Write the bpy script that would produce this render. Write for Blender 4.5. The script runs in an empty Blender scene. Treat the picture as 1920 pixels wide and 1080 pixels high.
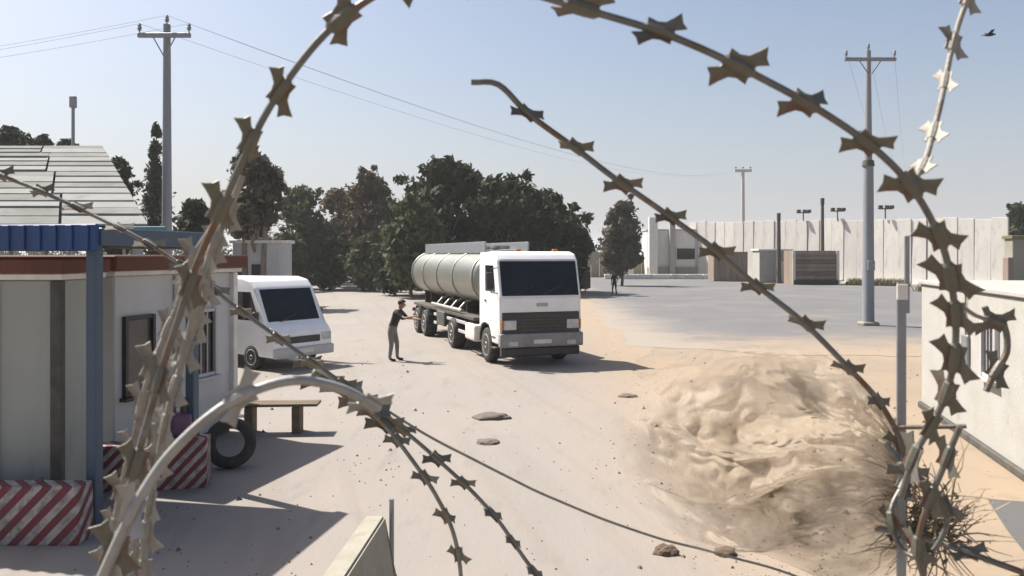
import bpy, bmesh, math, random
from mathutils import Vector, Matrix, noise
from mathutils.geometry import tessellate_polygon

random.seed(7)
R = math.radians
PI = math.pi
scn = bpy.context.scene
C = scn.collection

# ------------------------------------------------------------------ camera
CAM_H = 3.1
FPX = 1500.0                                   # focal length in pixels of a 1920 px wide frame
cam = bpy.data.cameras.new('camera')
cam.sensor_width = 36.0
cam.lens = 36.0 * FPX / 1920.0
cam.shift_y = -64.0 / 1920.0                   # level camera, horizon a little above the middle
cam.clip_start = 0.05
cam.clip_end = 9000
cam.dof.use_dof = True
cam.dof.focus_distance = 6.0
cam.dof.aperture_fstop = 7.0
camo = bpy.data.objects.new('camera', cam)
C.objects.link(camo)
camo.location = (0, 0, CAM_H)
camo.rotation_euler = (R(90), 0, 0)
scn.camera = camo

# ------------------------------------------------------------------ light
SUN_EL = 53.0
SUN_AZ = -58.0                                 # degrees from +Y, negative to the left
w = bpy.data.worlds.new('World')
scn.world = w
w.use_nodes = True
nt = w.node_tree
bg = nt.nodes['Background']
sky = nt.nodes.new('ShaderNodeTexSky')
sky.sky_type = 'NISHITA'
sky.sun_disc = False
sky.sun_elevation = R(SUN_EL)
sky.sun_rotation = R(SUN_AZ)
sky.altitude = 0
sky.air_density = 1.0
sky.dust_density = 3.2
sky.ozone_density = 1.4
# dusty air whitens the sky towards the horizon, the same all the way round
tcw = nt.nodes.new('ShaderNodeTexCoord')
spw = nt.nodes.new('ShaderNodeSeparateXYZ')
nt.links.new(tcw.outputs['Generated'], spw.inputs[0])
mw1 = nt.nodes.new('ShaderNodeMath'); mw1.operation = 'ABSOLUTE'
nt.links.new(spw.outputs[2], mw1.inputs[0])
mw2 = nt.nodes.new('ShaderNodeMath'); mw2.operation = 'MULTIPLY'; mw2.inputs[1].default_value = -1 / 0.15
nt.links.new(mw1.outputs[0], mw2.inputs[0])
mw3 = nt.nodes.new('ShaderNodeMath'); mw3.operation = 'EXPONENT'
nt.links.new(mw2.outputs[0], mw3.inputs[0])
mw4 = nt.nodes.new('ShaderNodeMath'); mw4.operation = 'MULTIPLY'; mw4.inputs[1].default_value = 0.85
nt.links.new(mw3.outputs[0], mw4.inputs[0])
mxw = nt.nodes.new('ShaderNodeMixRGB'); mxw.inputs[2].default_value = (5.0, 5.0, 5.3, 1)
nt.links.new(mw4.outputs[0], mxw.inputs[0])
nt.links.new(sky.outputs[0], mxw.inputs[1])
nt.links.new(mxw.outputs[0], bg.inputs[0])
bg.inputs[1].default_value = 0.072
sl = bpy.data.lights.new('sun', 'SUN')
sl.energy = 5.0
sl.angle = R(0.55)
sl.color = (1.0, 0.95, 0.87)
so = bpy.data.objects.new('sun', sl)
C.objects.link(so)
ts = Vector((math.sin(R(SUN_AZ)) * math.cos(R(SUN_EL)), math.cos(R(SUN_AZ)) * math.cos(R(SUN_EL)), math.sin(R(SUN_EL))))
so.rotation_euler = ts.to_track_quat('Z', 'Y').to_euler()
so.location = (-20, 20, 40)
scn.view_settings.view_transform = 'Standard'
scn.view_settings.look = 'None'
scn.view_settings.gamma = 1
scn.view_settings.use_curve_mapping = False
scn.view_settings.exposure = 1.0
scn.cycles.transparent_max_bounces = 12
scn.cycles.volume_bounces = 0

# ------------------------------------------------------------------ materials
def mat(name, c1, c2=None, rough=0.8, metal=0.0, scale=3.0, stretch=(1, 1, 1), bump=0.15, bscale=None,
        c3=None, s3=0.6, t3=(0.55, 0.7), trans=0.0, alpha=1.0, spec=None, detail=6, contrast=(0.35, 0.65)):
    """two colours mixed by noise, an optional third for stains, a fine relief"""
    m = bpy.data.materials.new(name)
    m.use_nodes = True
    n = m.node_tree
    b = n.nodes['Principled BSDF']
    tc = n.nodes.new('ShaderNodeTexCoord')
    mp = n.nodes.new('ShaderNodeMapping')
    mp.inputs['Scale'].default_value = stretch
    n.links.new(tc.outputs['Object'], mp.inputs[0])
    nz = n.nodes.new('ShaderNodeTexNoise')
    nz.inputs['Scale'].default_value = scale
    nz.inputs['Detail'].default_value = detail
    nz.inputs['Roughness'].default_value = 0.62
    n.links.new(mp.outputs[0], nz.inputs['Vector'])
    rp = n.nodes.new('ShaderNodeValToRGB')
    c2 = c2 or tuple(x * 0.8 for x in c1)
    rp.color_ramp.elements[0].position = contrast[0]
    rp.color_ramp.elements[1].position = contrast[1]
    rp.color_ramp.elements[0].color = (*c1, 1)
    rp.color_ramp.elements[1].color = (*c2, 1)
    n.links.new(nz.outputs[0], rp.inputs[0])
    col = rp.outputs[0]
    if c3:
        n3 = n.nodes.new('ShaderNodeTexNoise')
        n3.inputs['Scale'].default_value = s3
        n3.inputs['Detail'].default_value = 8
        n3.inputs['Roughness'].default_value = 0.6
        n.links.new(mp.outputs[0], n3.inputs['Vector'])
        r3 = n.nodes.new('ShaderNodeMapRange')
        r3.inputs[1].default_value, r3.inputs[2].default_value = t3
        n.links.new(n3.outputs[0], r3.inputs[0])
        mx = n.nodes.new('ShaderNodeMixRGB')
        mx.inputs[2].default_value = (*c3, 1)
        n.links.new(r3.outputs[0], mx.inputs[0])
        n.links.new(col, mx.inputs[1])
        col = mx.outputs[0]
    n.links.new(col, b.inputs['Base Color'])
    b.inputs['Roughness'].default_value = rough
    b.inputs['Metallic'].default_value = metal
    if spec is not None:
        b.inputs['Specular IOR Level'].default_value = spec
    if bump:
        nb = n.nodes.new('ShaderNodeTexNoise')
        nb.inputs['Scale'].default_value = bscale or scale * 6
        nb.inputs['Detail'].default_value = 5
        n.links.new(mp.outputs[0], nb.inputs['Vector'])
        bp = n.nodes.new('ShaderNodeBump')
        bp.inputs['Strength'].default_value = bump
        bp.inputs['Distance'].default_value = 0.02
        n.links.new(nb.outputs[0], bp.inputs['Height'])
        n.links.new(bp.outputs[0], b.inputs['Normal'])
    if trans or alpha < 1:
        out = n.nodes['Material Output']
        sh = b.outputs[0]
        if trans:
            t = n.nodes.new('ShaderNodeBsdfTranslucent')
            n.links.new(col, t.inputs[0])
            ms = n.nodes.new('ShaderNodeMixShader')
            ms.inputs[0].default_value = trans
            n.links.new(sh, ms.inputs[1])
            n.links.new(t.outputs[0], ms.inputs[2])
            sh = ms.outputs[0]
        if alpha < 1:
            t = n.nodes.new('ShaderNodeBsdfTransparent')
            ms = n.nodes.new('ShaderNodeMixShader')
            ms.inputs[0].default_value = alpha
            n.links.new(t.outputs[0], ms.inputs[1])
            n.links.new(sh, ms.inputs[2])
            sh = ms.outputs[0]
        n.links.new(sh, out.inputs[0])
    return m

def stripe_mat(name, period, phase=0.0):
    m = mat(name, (0.16, 0.026, 0.036), (0.11, 0.03, 0.034), rough=0.75, scale=5, bump=0.2)
    n = m.node_tree
    b = n.nodes['Principled BSDF']
    red = b.inputs['Base Color'].links[0].from_socket
    tc = n.nodes.new('ShaderNodeTexCoord')
    sp = n.nodes.new('ShaderNodeSeparateXYZ')
    n.links.new(tc.outputs['Object'], sp.inputs[0])
    ad = n.nodes.new('ShaderNodeMath'); ad.operation = 'SUBTRACT'
    n.links.new(sp.outputs[0], ad.inputs[0]); n.links.new(sp.outputs[2], ad.inputs[1])
    a2 = n.nodes.new('ShaderNodeMath'); a2.operation = 'ADD'
    n.links.new(ad.outputs[0], a2.inputs[0]); n.links.new(sp.outputs[1], a2.inputs[1])
    dv = n.nodes.new('ShaderNodeMath'); dv.operation = 'MULTIPLY_ADD'
    dv.inputs[1].default_value = 1 / period; dv.inputs[2].default_value = phase
    n.links.new(a2.outputs[0], dv.inputs[0])
    fr = n.nodes.new('ShaderNodeMath'); fr.operation = 'FRACT'
    n.links.new(dv.outputs[0], fr.inputs[0])
    gt = n.nodes.new('ShaderNodeMath'); gt.operation = 'GREATER_THAN'; gt.inputs[1].default_value = 0.5
    n.links.new(fr.outputs[0], gt.inputs[0])
    nz = n.nodes.new('ShaderNodeTexNoise'); nz.inputs['Scale'].default_value = 9; nz.inputs['Detail'].default_value = 8
    n.links.new(tc.outputs['Object'], nz.inputs['Vector'])
    wr = n.nodes.new('ShaderNodeMapRange')
    wr.inputs[1].default_value = 0.42; wr.inputs[2].default_value = 0.62
    n.links.new(nz.outputs[0], wr.inputs[0])
    wh = n.nodes.new('ShaderNodeMixRGB')
    wh.inputs[1].default_value = (0.36, 0.33, 0.31, 1); wh.inputs[2].default_value = (0.19, 0.17, 0.15, 1)
    n.links.new(wr.outputs[0], wh.inputs[0])
    mx = n.nodes.new('ShaderNodeMixRGB')
    n.links.new(gt.outputs[0], mx.inputs[0]); n.links.new(red, mx.inputs[1]); n.links.new(wh.outputs[0], mx.inputs[2])
    n.links.new(mx.outputs[0], b.inputs['Base Color'])
    return m

M = {}
M['sand'] = mat('sandy soil', (0.268, 0.202, 0.138), (0.226, 0.178, 0.132), rough=0.95, scale=0.35, bump=0.5, bscale=9, c3=(0.202, 0.158, 0.114), s3=1.7, t3=(0.56, 0.74))
M['road'] = mat('dusty concrete road', (0.236, 0.206, 0.179), (0.208, 0.187, 0.170), rough=0.92, scale=0.5, stretch=(1, 0.3, 1), bump=0.25, bscale=14, c3=(0.165, 0.149, 0.133), s3=2.3, t3=(0.56, 0.78))
M['asphalt'] = mat('old grey asphalt', (0.102, 0.102, 0.102), (0.124, 0.121, 0.121), rough=0.9, scale=0.25, bump=0.2, bscale=20, c3=(0.157, 0.143, 0.129), s3=0.18, t3=(0.52, 0.66))
M['asphalt_path'] = mat('worn path asphalt', (0.074, 0.074, 0.074), (0.089, 0.087, 0.087), rough=0.9, scale=0.25, bump=0.2, bscale=20, c3=(0.113, 0.103, 0.093), s3=0.18, t3=(0.52, 0.66))
M['concrete'] = mat('weathered concrete', (0.561, 0.531, 0.497), (0.483, 0.454, 0.426), rough=0.9, scale=1.2, stretch=(1, 1, 0.25), bump=0.25, c3=(0.290, 0.271, 0.254), s3=2.4, t3=(0.58, 0.75))
M['concrete_warm'] = mat('pale concrete', (0.625, 0.593, 0.535), (0.538, 0.504, 0.468), rough=0.9, scale=0.9, stretch=(1, 1, 0.3), bump=0.2, c3=(0.329, 0.318, 0.296), s3=1.9, t3=(0.56, 0.76))
M['whitewall'] = mat('whitewashed render', (0.345, 0.336, 0.314), (0.310, 0.297, 0.271), rough=0.9, scale=2.0, bump=0.3, bscale=18, c3=(0.221, 0.199, 0.168), s3=1.4, t3=(0.62, 0.8))
M['cabinwall'] = mat('grey cabin sheet', (0.483, 0.483, 0.483), (0.414, 0.414, 0.403), rough=0.6, scale=1.1, stretch=(1, 1, 0.4), bump=0.06, c3=(0.299, 0.288, 0.253), s3=2.0, t3=(0.6, 0.8))
M['boothwall'] = mat('greenish grey booth sheet', (0.317, 0.326, 0.290), (0.273, 0.273, 0.246), rough=0.65, scale=1.0, stretch=(1, 1, 0.4), bump=0.06, c3=(0.194, 0.185, 0.158), s3=2.2, t3=(0.58, 0.8))
M['whitepaint'] = mat('white vehicle paint', (0.80, 0.80, 0.80), (0.74, 0.73, 0.72), rough=0.35, scale=2.0, bump=0, c3=(0.55, 0.50, 0.44), s3=3.0, t3=(0.62, 0.85))
M['greypaint'] = mat('dusty grey plastic', (0.450, 0.450, 0.459), (0.378, 0.378, 0.378), rough=0.5, scale=3.0, bump=0.03)
M['bumperpaint'] = mat('dusty bumper plastic', (0.27, 0.27, 0.27), (0.20, 0.19, 0.18), rough=0.55, scale=4.0, bump=0.05)
M['blackplastic'] = mat('black plastic', (0.020, 0.020, 0.022), (0.035, 0.033, 0.03), rough=0.5, scale=6, bump=0.05)
M['rubber'] = mat('tyre rubber', (0.018, 0.018, 0.018), (0.05, 0.045, 0.04), rough=0.85, scale=7, bump=0.2)
M['glass'] = mat('dark glass', (0.006, 0.009, 0.014), (0.010, 0.014, 0.02), rough=0.06, scale=2, bump=0, spec=0.28)
M['winglass'] = mat('dusty window glass', (0.06, 0.065, 0.07), (0.09, 0.09, 0.09), rough=0.2, scale=2, bump=0)
M['dirty_concrete'] = mat('dust covered concrete', (0.303, 0.283, 0.226), (0.242, 0.226, 0.180), rough=0.95, scale=3, bump=0.3, c3=(0.172, 0.157, 0.124), s3=4, t3=(0.55, 0.75))
M['darkgap'] = mat('dark interior', (0.03, 0.028, 0.026), rough=0.9, bump=0)
M['tank'] = mat('brushed steel tank', (0.306, 0.311, 0.279), (0.266, 0.270, 0.239), rough=0.38, metal=0.75, scale=1.5, stretch=(1, 0.2, 1), bump=0.03, c3=(0.207, 0.193, 0.154), s3=1.3, t3=(0.58, 0.8))
M['chassis'] = mat('dirty chassis steel', (0.045, 0.042, 0.038), (0.09, 0.08, 0.065), rough=0.75, scale=4, bump=0.15)
M['rim'] = mat('wheel steel', (0.42, 0.41, 0.39), (0.3, 0.28, 0.25), rough=0.5, metal=0.4, scale=6, bump=0.05)
M['lamp'] = mat('headlamp glass', (0.55, 0.56, 0.56), (0.4, 0.4, 0.4), rough=0.1, scale=5, bump=0)
M['amber'] = mat('amber lens', (0.5, 0.16, 0.02), rough=0.25, bump=0)
M['redlens'] = mat('red lens', (0.35, 0.02, 0.02), rough=0.25, bump=0)
M['blue'] = mat('blue painted sheet', (0.009, 0.047, 0.166), (0.007, 0.036, 0.122), rough=0.55, scale=2, stretch=(1, 1, 0.4), bump=0.08)
M['bluepost'] = mat('blue grey painted steel', (0.035, 0.065, 0.110), (0.045, 0.070, 0.100), rough=0.5, scale=4, bump=0.05)
M['redbrown'] = mat('red brown fascia', (0.136, 0.046, 0.028), (0.099, 0.034, 0.022), rough=0.8, scale=2.5, bump=0.1)
M['trim'] = mat('white trim', (0.690, 0.662, 0.626), (0.570, 0.534, 0.478), rough=0.6, scale=4, bump=0.05)
M['roofsheet'] = mat('pale roof sheeting', (0.243, 0.246, 0.235), (0.202, 0.206, 0.195), rough=0.9, spec=0.08, scale=1.1, bump=0.08, c3=(0.145, 0.138, 0.117), s3=1.5, t3=(0.58, 0.8))
M['roofsheet_grey'] = mat('grey roof sheeting', (0.190, 0.195, 0.190), (0.152, 0.152, 0.142), rough=0.9, spec=0.08, scale=1.1, bump=0.08, c3=(0.123, 0.114, 0.095), s3=1.5, t3=(0.55, 0.75))
M['greysteel'] = mat('grey galvanised steel', (0.26, 0.28, 0.30), (0.20, 0.21, 0.23), rough=0.5, metal=0.5, scale=8, bump=0.08, c3=(0.16, 0.10, 0.07), s3=9, t3=(0.6, 0.75))
M['polesteel'] = mat('utility pole steel', (0.217, 0.229, 0.249), (0.178, 0.191, 0.211), rough=0.6, scale=2, stretch=(1, 1, 0.2), bump=0.05)
M['palepole'] = mat('pale concrete pole', (0.391, 0.391, 0.399), (0.340, 0.340, 0.357), rough=0.8, scale=2, stretch=(1, 1, 0.2), bump=0.08)
M['wire'] = mat('weathered razor strip', (0.105, 0.109, 0.108), (0.170, 0.166, 0.153), rough=0.5, metal=0.55, scale=30, bump=0.1, c3=(0.138, 0.086, 0.052), s3=14, t3=(0.5, 0.66))
M['barb'] = mat('rusty razor barb', (0.107, 0.103, 0.082), (0.149, 0.144, 0.121), rough=0.55, metal=0.4, scale=40, bump=0.1, c3=(0.117, 0.066, 0.046), s3=18, t3=(0.48, 0.62))
M['dusty_wire'] = mat('dusty razor strip', (0.234, 0.217, 0.184), (0.301, 0.285, 0.251), rough=0.7, metal=0.2, scale=30, bump=0.15, c3=(0.134, 0.101, 0.068), s3=16, t3=(0.52, 0.66))
M['sunlit_wire'] = mat('sunlit galvanised wire', (0.319, 0.312, 0.299), (0.242, 0.235, 0.217), rough=0.5, metal=0.35, scale=20, bump=0.06, c3=(0.210, 0.191, 0.160), s3=12, t3=(0.56, 0.7))  # galvanised strand, with the sun's brightness put into its paler colour
M['plainwire'] = mat('plain tie wire', (0.208, 0.200, 0.184), (0.160, 0.152, 0.136), rough=0.5, metal=0.5, scale=30, bump=0)
M['cable'] = mat('power cable', (0.10, 0.10, 0.11), rough=0.7, bump=0)
M['bark'] = mat('tree bark', (0.104, 0.080, 0.060), (0.160, 0.128, 0.096), rough=0.95, scale=5, stretch=(1, 1, 0.3), bump=0.5)
M['palebark'] = mat('pale eucalyptus bark', (0.240, 0.208, 0.168), (0.160, 0.128, 0.096), rough=0.95, scale=4, stretch=(1, 1, 0.3), bump=0.4)
def leafmat(name, a, b):
    return mat(name, a, b, rough=0.75, scale=0.9, bump=0, trans=0.22, contrast=(0.3, 0.7), spec=0.2)
M['leaf_dark'] = leafmat('dark green leaves', (0.023, 0.032, 0.013), (0.042, 0.050, 0.020))
M['leaf_mid'] = leafmat('olive green leaves', (0.059, 0.072, 0.031), (0.099, 0.104, 0.050))
M['leaf_brown'] = leafmat('dry brown leaves', (0.085, 0.062, 0.036), (0.125, 0.092, 0.056))
M['leaf_euc'] = leafmat('grey brown leaves', (0.07, 0.065, 0.042), (0.11, 0.098, 0.066))
M['leaf_cyp'] = leafmat('cypress needles', (0.035, 0.045, 0.022), (0.06, 0.07, 0.035))
M['drygrass'] = mat('dry grass', (0.217, 0.178, 0.095), (0.153, 0.140, 0.071), rough=0.95, scale=2, bump=0, trans=0.2)
M['twig'] = mat('dry twigs', (0.191, 0.146, 0.096), (0.293, 0.236, 0.169), rough=0.95, scale=20, bump=0)
M['wood'] = mat('old dark timber', (0.10, 0.075, 0.05), (0.16, 0.12, 0.08), rough=0.9, scale=3, stretch=(0.3, 3, 3), bump=0.3)
M['rust'] = mat('rusty brown sheet', (0.233, 0.182, 0.142), (0.178, 0.135, 0.105), rough=0.85, scale=1.2, stretch=(1, 1, 0.3), bump=0.15)
M['brick'] = mat('red brown block', (0.30, 0.17, 0.12), (0.36, 0.24, 0.18), rough=0.95, scale=1.5, bump=0.2)
M['olive'] = mat('olive grey sheet', (0.22, 0.21, 0.16), (0.27, 0.25, 0.19), rough=0.85, scale=0.7, bump=0.1)
M['teal'] = mat('teal painted board', (0.06, 0.17, 0.20), (0.09, 0.2, 0.22), rough=0.6, scale=2, bump=0.04)
M['stone'] = mat('brown stone', (0.116, 0.078, 0.051), (0.082, 0.054, 0.037), rough=0.95, scale=9, bump=0.6)
M['rubble'] = mat('grey brown clod', (0.142, 0.118, 0.096), (0.100, 0.082, 0.067), rough=0.95, scale=7, bump=0.6)
M['purple'] = mat('purple plastic', (0.10, 0.035, 0.10), (0.08, 0.03, 0.08), rough=0.4, scale=4, bump=0)
M['shirt'] = mat('dark shirt', (0.022, 0.018, 0.017), (0.03, 0.024, 0.022), rough=0.95, scale=8, bump=0.1)
M['trousers'] = mat('grey trousers', (0.20, 0.18, 0.16), (0.16, 0.145, 0.13), rough=0.95, scale=8, bump=0.1)
M['blackcloth'] = mat('black clothes', (0.014, 0.014, 0.016), rough=0.95, bump=0.1)
M['skin'] = mat('skin', (0.26, 0.155, 0.105), (0.23, 0.135, 0.09), rough=0.6, scale=10, bump=0)
M['hair'] = mat('black hair', (0.012, 0.010, 0.009), rough=0.7, bump=0.2)
M['shoe'] = mat('black shoes', (0.02, 0.018, 0.016), rough=0.7, bump=0)
M['stripes'] = stripe_mat('red and white warning stripes', 0.215)
M['stripes_small'] = stripe_mat('red and white warning stripes narrow', 0.17)

def drift(m, axis, a, b, amp, c, nscale=0.35):
    """sand blown over the edge of a surface: fades from colour c at coordinate a to the surface's own colour at b"""
    n = m.node_tree
    base = n.nodes['Principled BSDF'].inputs['Base Color']
    src = base.links[0].from_socket
    tc = n.nodes.new('ShaderNodeTexCoord'); sp = n.nodes.new('ShaderNodeSeparateXYZ')
    n.links.new(tc.outputs['Object'], sp.inputs[0])
    nz = n.nodes.new('ShaderNodeTexNoise'); nz.inputs['Scale'].default_value = nscale; nz.inputs['Detail'].default_value = 8
    nz.inputs['Roughness'].default_value = 0.65
    n.links.new(tc.outputs['Object'], nz.inputs['Vector'])
    ma = n.nodes.new('ShaderNodeMath'); ma.operation = 'MULTIPLY_ADD'
    ma.inputs[1].default_value = amp; n.links.new(nz.outputs[0], ma.inputs[0]); n.links.new(sp.outputs[axis], ma.inputs[2])
    mr = n.nodes.new('ShaderNodeMapRange'); mr.interpolation_type = 'SMOOTHSTEP'
    mr.inputs[1].default_value = a + amp / 2; mr.inputs[2].default_value = b + amp / 2
    mr.inputs[3].default_value = 1; mr.inputs[4].default_value = 0
    n.links.new(ma.outputs[0], mr.inputs[0])
    mx = n.nodes.new('ShaderNodeMixRGB'); mx.inputs[2].default_value = (*c, 1)
    n.links.new(mr.outputs[0], mx.inputs[0]); n.links.new(src, mx.inputs[1]); n.links.new(mx.outputs[0], base)
def streaks(m, rz, c, t=(0.52, 0.68), sc=(2.2, 0.07, 1)):
    n = m.node_tree
    base = n.nodes['Principled BSDF'].inputs['Base Color']
    src = base.links[0].from_socket
    tc = n.nodes.new('ShaderNodeTexCoord'); mp = n.nodes.new('ShaderNodeMapping')
    mp.vector_type = 'TEXTURE'
    mp.inputs['Rotation'].default_value = (0, 0, rz)
    mp.inputs['Scale'].default_value = tuple(1 / k for k in sc)
    nz = n.nodes.new('ShaderNodeTexNoise'); nz.inputs['Scale'].default_value = 1.0; nz.inputs['Detail'].default_value = 4
    mr = n.nodes.new('ShaderNodeMapRange'); mr.inputs[1].default_value, mr.inputs[2].default_value = t
    mr.inputs[4].default_value = 0.7
    mx = n.nodes.new('ShaderNodeMixRGB'); mx.inputs[2].default_value = (*c, 1)
    n.links.new(tc.outputs['Object'], mp.inputs[0]); n.links.new(mp.outputs[0], nz.inputs['Vector']); n.links.new(nz.outputs[0], mr.inputs[0])
    n.links.new(mr.outputs[0], mx.inputs[0]); n.links.new(src, mx.inputs[1]); n.links.new(mx.outputs[0], base)
streaks(M['road'], R(14), (0.20, 0.175, 0.15))
streaks(M['asphalt'], R(60), (0.105, 0.104, 0.104), (0.55, 0.7), (0.5, 0.05, 1))
SANDC = (0.262, 0.202, 0.146)
drift(M['asphalt'], 1, 24.5, 33, 14, SANDC)
drift(M['road'], 0, 3.6, 0.6, 3.0, SANDC, 0.5)
drift(M['asphalt'], 0, 4.0, 8.5, 5, (0.25, 0.215, 0.18))

# ------------------------------------------------------------------ helpers
def at(px, py, d):
    """a point seen at pixel (px, py) of the 1920 x 1080 frame, d metres in front of the camera"""
    return Vector(((px - 960) / FPX * d, d, CAM_H - (py - 476) / FPX * d))

def gx(px, d):
    return (px - 960) / FPX * d

def tag(o, label=None, cat=None, group=None, kind=None):
    if label: o['label'] = label
    if cat: o['category'] = cat
    if group: o['group'] = group
    if kind: o['kind'] = kind
    return o

def empty(name, loc, rz=0.0):
    o = bpy.data.objects.new(name, None)
    C.objects.link(o)
    o.location = loc
    o.rotation_euler = (0, 0, rz)
    o.empty_display_size = 0.2
    return o

class MB:
    """collects shapes and links them as one mesh object"""
    def __init__(self):
        self.b = bmesh.new()
    def box(self, c, s, bev=0.0, rz=0.0, rot=None, seg=1):
        m = Matrix.Translation(c)
        if rot is not None: m = m @ rot
        elif rz: m = m @ Matrix.Rotation(rz, 4, 'Z')
        m = m @ Matrix.Diagonal((s[0], s[1], s[2], 1))
        r = bmesh.ops.create_cube(self.b, size=1, matrix=m)
        if bev:
            es = list({e for v in r['verts'] for e in v.link_edges})
            bmesh.ops.bevel(self.b, geom=es, offset=bev, segments=seg, affect='EDGES', profile=0.6)
        return self
    def cyl(self, p, q, r1, r2=None, n=12, cap=True):
        p, q = Vector(p), Vector(q)
        r2 = r1 if r2 is None else r2
        d = q - p
        m = Matrix.Translation((p + q) / 2) @ d.to_track_quat('Z', 'Y').to_matrix().to_4x4()
        bmesh.ops.create_cone(self.b, cap_ends=cap, segments=n, radius1=r1, radius2=r2, depth=d.length, matrix=m)
        return self
    def tube(self, pts, r, n=6, cap=True):
        """a round bar along points; r a number or one per point"""
        pts = [Vector(p) for p in pts]
        rs = r if isinstance(r, (list, tuple)) else [r] * len(pts)
        rings = []
        up = None
        for i, p in enumerate(pts):
            t = (pts[min(i + 1, len(pts) - 1)] - pts[max(i - 1, 0)]).normalized()
            if up is None:
                up = t.orthogonal().normalized()
            else:
                up = (up - t * up.dot(t))
                up = up.normalized() if up.length > 1e-6 else t.orthogonal().normalized()
            s = t.cross(up)
            rings.append([self.b.verts.new(p + (up * math.cos(2 * PI * k / n) + s * math.sin(2 * PI * k / n)) * rs[i]) for k in range(n)])
        for a, b in zip(rings, rings[1:]):
            for k in range(n):
                self.b.faces.new((a[k], a[(k + 1) % n], b[(k + 1) % n], b[k]))
        if cap:
            self.b.faces.new(rings[0][::-1]); self.b.faces.new(rings[-1])
        return self
    def prism(self, prof, x0, x1, bev=0.0, seg=2):
        """a profile of (y, z) pushed from x0 to x1"""
        a = [self.b.verts.new((x0, y, z)) for y, z in prof]
        b = [self.b.verts.new((x1, y, z)) for y, z in prof]
        n = len(prof)
        fs = [self.b.faces.new(a[::-1]), self.b.faces.new(b)]
        for k in range(n):
            fs.append(self.b.faces.new((a[k], a[(k + 1) % n], b[(k + 1) % n], b[k])))
        if bev:
            es = list({e for f in fs for e in f.edges})
            bmesh.ops.bevel(self.b, geom=es, offset=bev, segments=seg, affect='EDGES', profile=0.6)
        return self
    def hexa(self, v8):
        """eight corners: bottom four, top four"""
        v = [self.b.verts.new(p) for p in v8]
        for f in ((3, 2, 1, 0), (4, 5, 6, 7), (0, 1, 5, 4), (1, 2, 6, 5), (2, 3, 7, 6), (3, 0, 4, 7)):
            self.b.faces.new([v[i] for i in f])
        return self
    def lathe(self, prof, n=24, m=None):
        """a profile of (radius, height) turned about Z"""
        m = m or Matrix()
        rings = [[self.b.verts.new(m @ Vector((r * math.cos(2 * PI * k / n), r * math.sin(2 * PI * k / n), z))) for k in range(n)] for r, z in prof]
        for a, b in zip(rings, rings[1:]):
            for k in range(n):
                self.b.faces.new((a[k], a[(k + 1) % n], b[(k + 1) % n], b[k]))
        self.b.faces.new(rings[0][::-1]); self.b.faces.new(rings[-1])
        return self
    def build(self, name, m, parent=None, smooth=None, loc=None):
        bmesh.ops.recalc_face_normals(self.b, faces=self.b.faces[:])
        me = bpy.data.meshes.new(name)
        self.b.to_mesh(me)
        self.b.free()
        me.materials.append(m if not isinstance(m, str) else M[m])
        if smooth is not None:
            for p in me.polygons: p.use_smooth = True
            try: me.set_sharp_from_angle(angle=R(smooth))
            except Exception: pass
        o = bpy.data.objects.new(name, me)
        C.objects.link(o)
        if parent: o.parent = parent
        if loc is not None: o.location = loc
        return o

def link_mesh(name, me, parent=None, loc=None, mw=None):
    o = bpy.data.objects.new(name, me)
    C.objects.link(o)
    if parent: o.parent = parent
    if mw is not None: o.matrix_basis = mw
    elif loc is not None: o.location = loc
    return o

def mesh_py(name, vs, fs, m):
    me = bpy.data.meshes.new(name)
    me.from_pydata(vs, [], fs)
    me.materials.append(M[m] if isinstance(m, str) else m)
    me.update()
    return me

def catmull(pts, step):
    P = [Vector(p) for p in pts]
    P = [P[0] * 2 - P[1]] + P + [P[-1] * 2 - P[-2]]
    fine = []
    for i in range(1, len(P) - 2):
        a, b, c, d = P[i - 1:i + 3]
        for k in range(24):
            t = k / 24
            fine.append(0.5 * ((2 * b) + (c - a) * t + (2 * a - 5 * b + 4 * c - d) * t * t + (3 * b - a - 3 * c + d) * t ** 3))
    fine.append(P[-2])
    out, acc = [fine[0]], 0.0
    for a, b in zip(fine, fine[1:]):
        L = (b - a).length
        while acc + L >= step:
            f = (step - acc) / L
            a = a + (b - a) * f
            out.append(a.copy())
            L = (b - a).length
            acc = 0.0
        acc += L
    out.append(fine[-1])
    return out

# ------------------------------------------------------------------ ground
def sheet(name, pts, z, m, jag=0.0, seed=0):
    """a flat sheet with an uneven outline"""
    rnd = random.Random(seed)
    out = []
    n = len(pts)
    for i in range(n):
        a, b = Vector(pts[i]), Vector(pts[(i + 1) % n])
        L = (b - a).length
        k = max(1, int(L / 0.6)) if jag and L < 80 else 1
        nrm = Vector((-(b - a).y, (b - a).x)).normalized()
        for j in range(k):
            p = a.lerp(b, j / k)
            if jag and j: p += nrm * jag * min(1, j / 4, (k - j) / 4) * (noise.noise(Vector((p.x * 0.45, p.y * 0.45, seed))) + 0.4 * noise.noise(Vector((p.x * 1.7, p.y * 1.7, seed))))
            out.append(p)
    tri = tessellate_polygon([[Vector((p.x, p.y, 0)) for p in out]])
    fs = []
    for i, j, k in tri:
        ar = (out[j] - out[i]).cross(out[k] - out[i])
        if abs(ar) > 1e-7: fs.append((i, j, k) if ar > 0 else (i, k, j))
    me = bpy.data.meshes.new(name)
    me.from_pydata([(p.x, p.y, z) for p in out], [], fs)
    me.update()
    me.materials.append(M[m])
    o = bpy.data.objects.new(name, me)
    C.objects.link(o)
    return tag(o, kind='structure')

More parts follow.
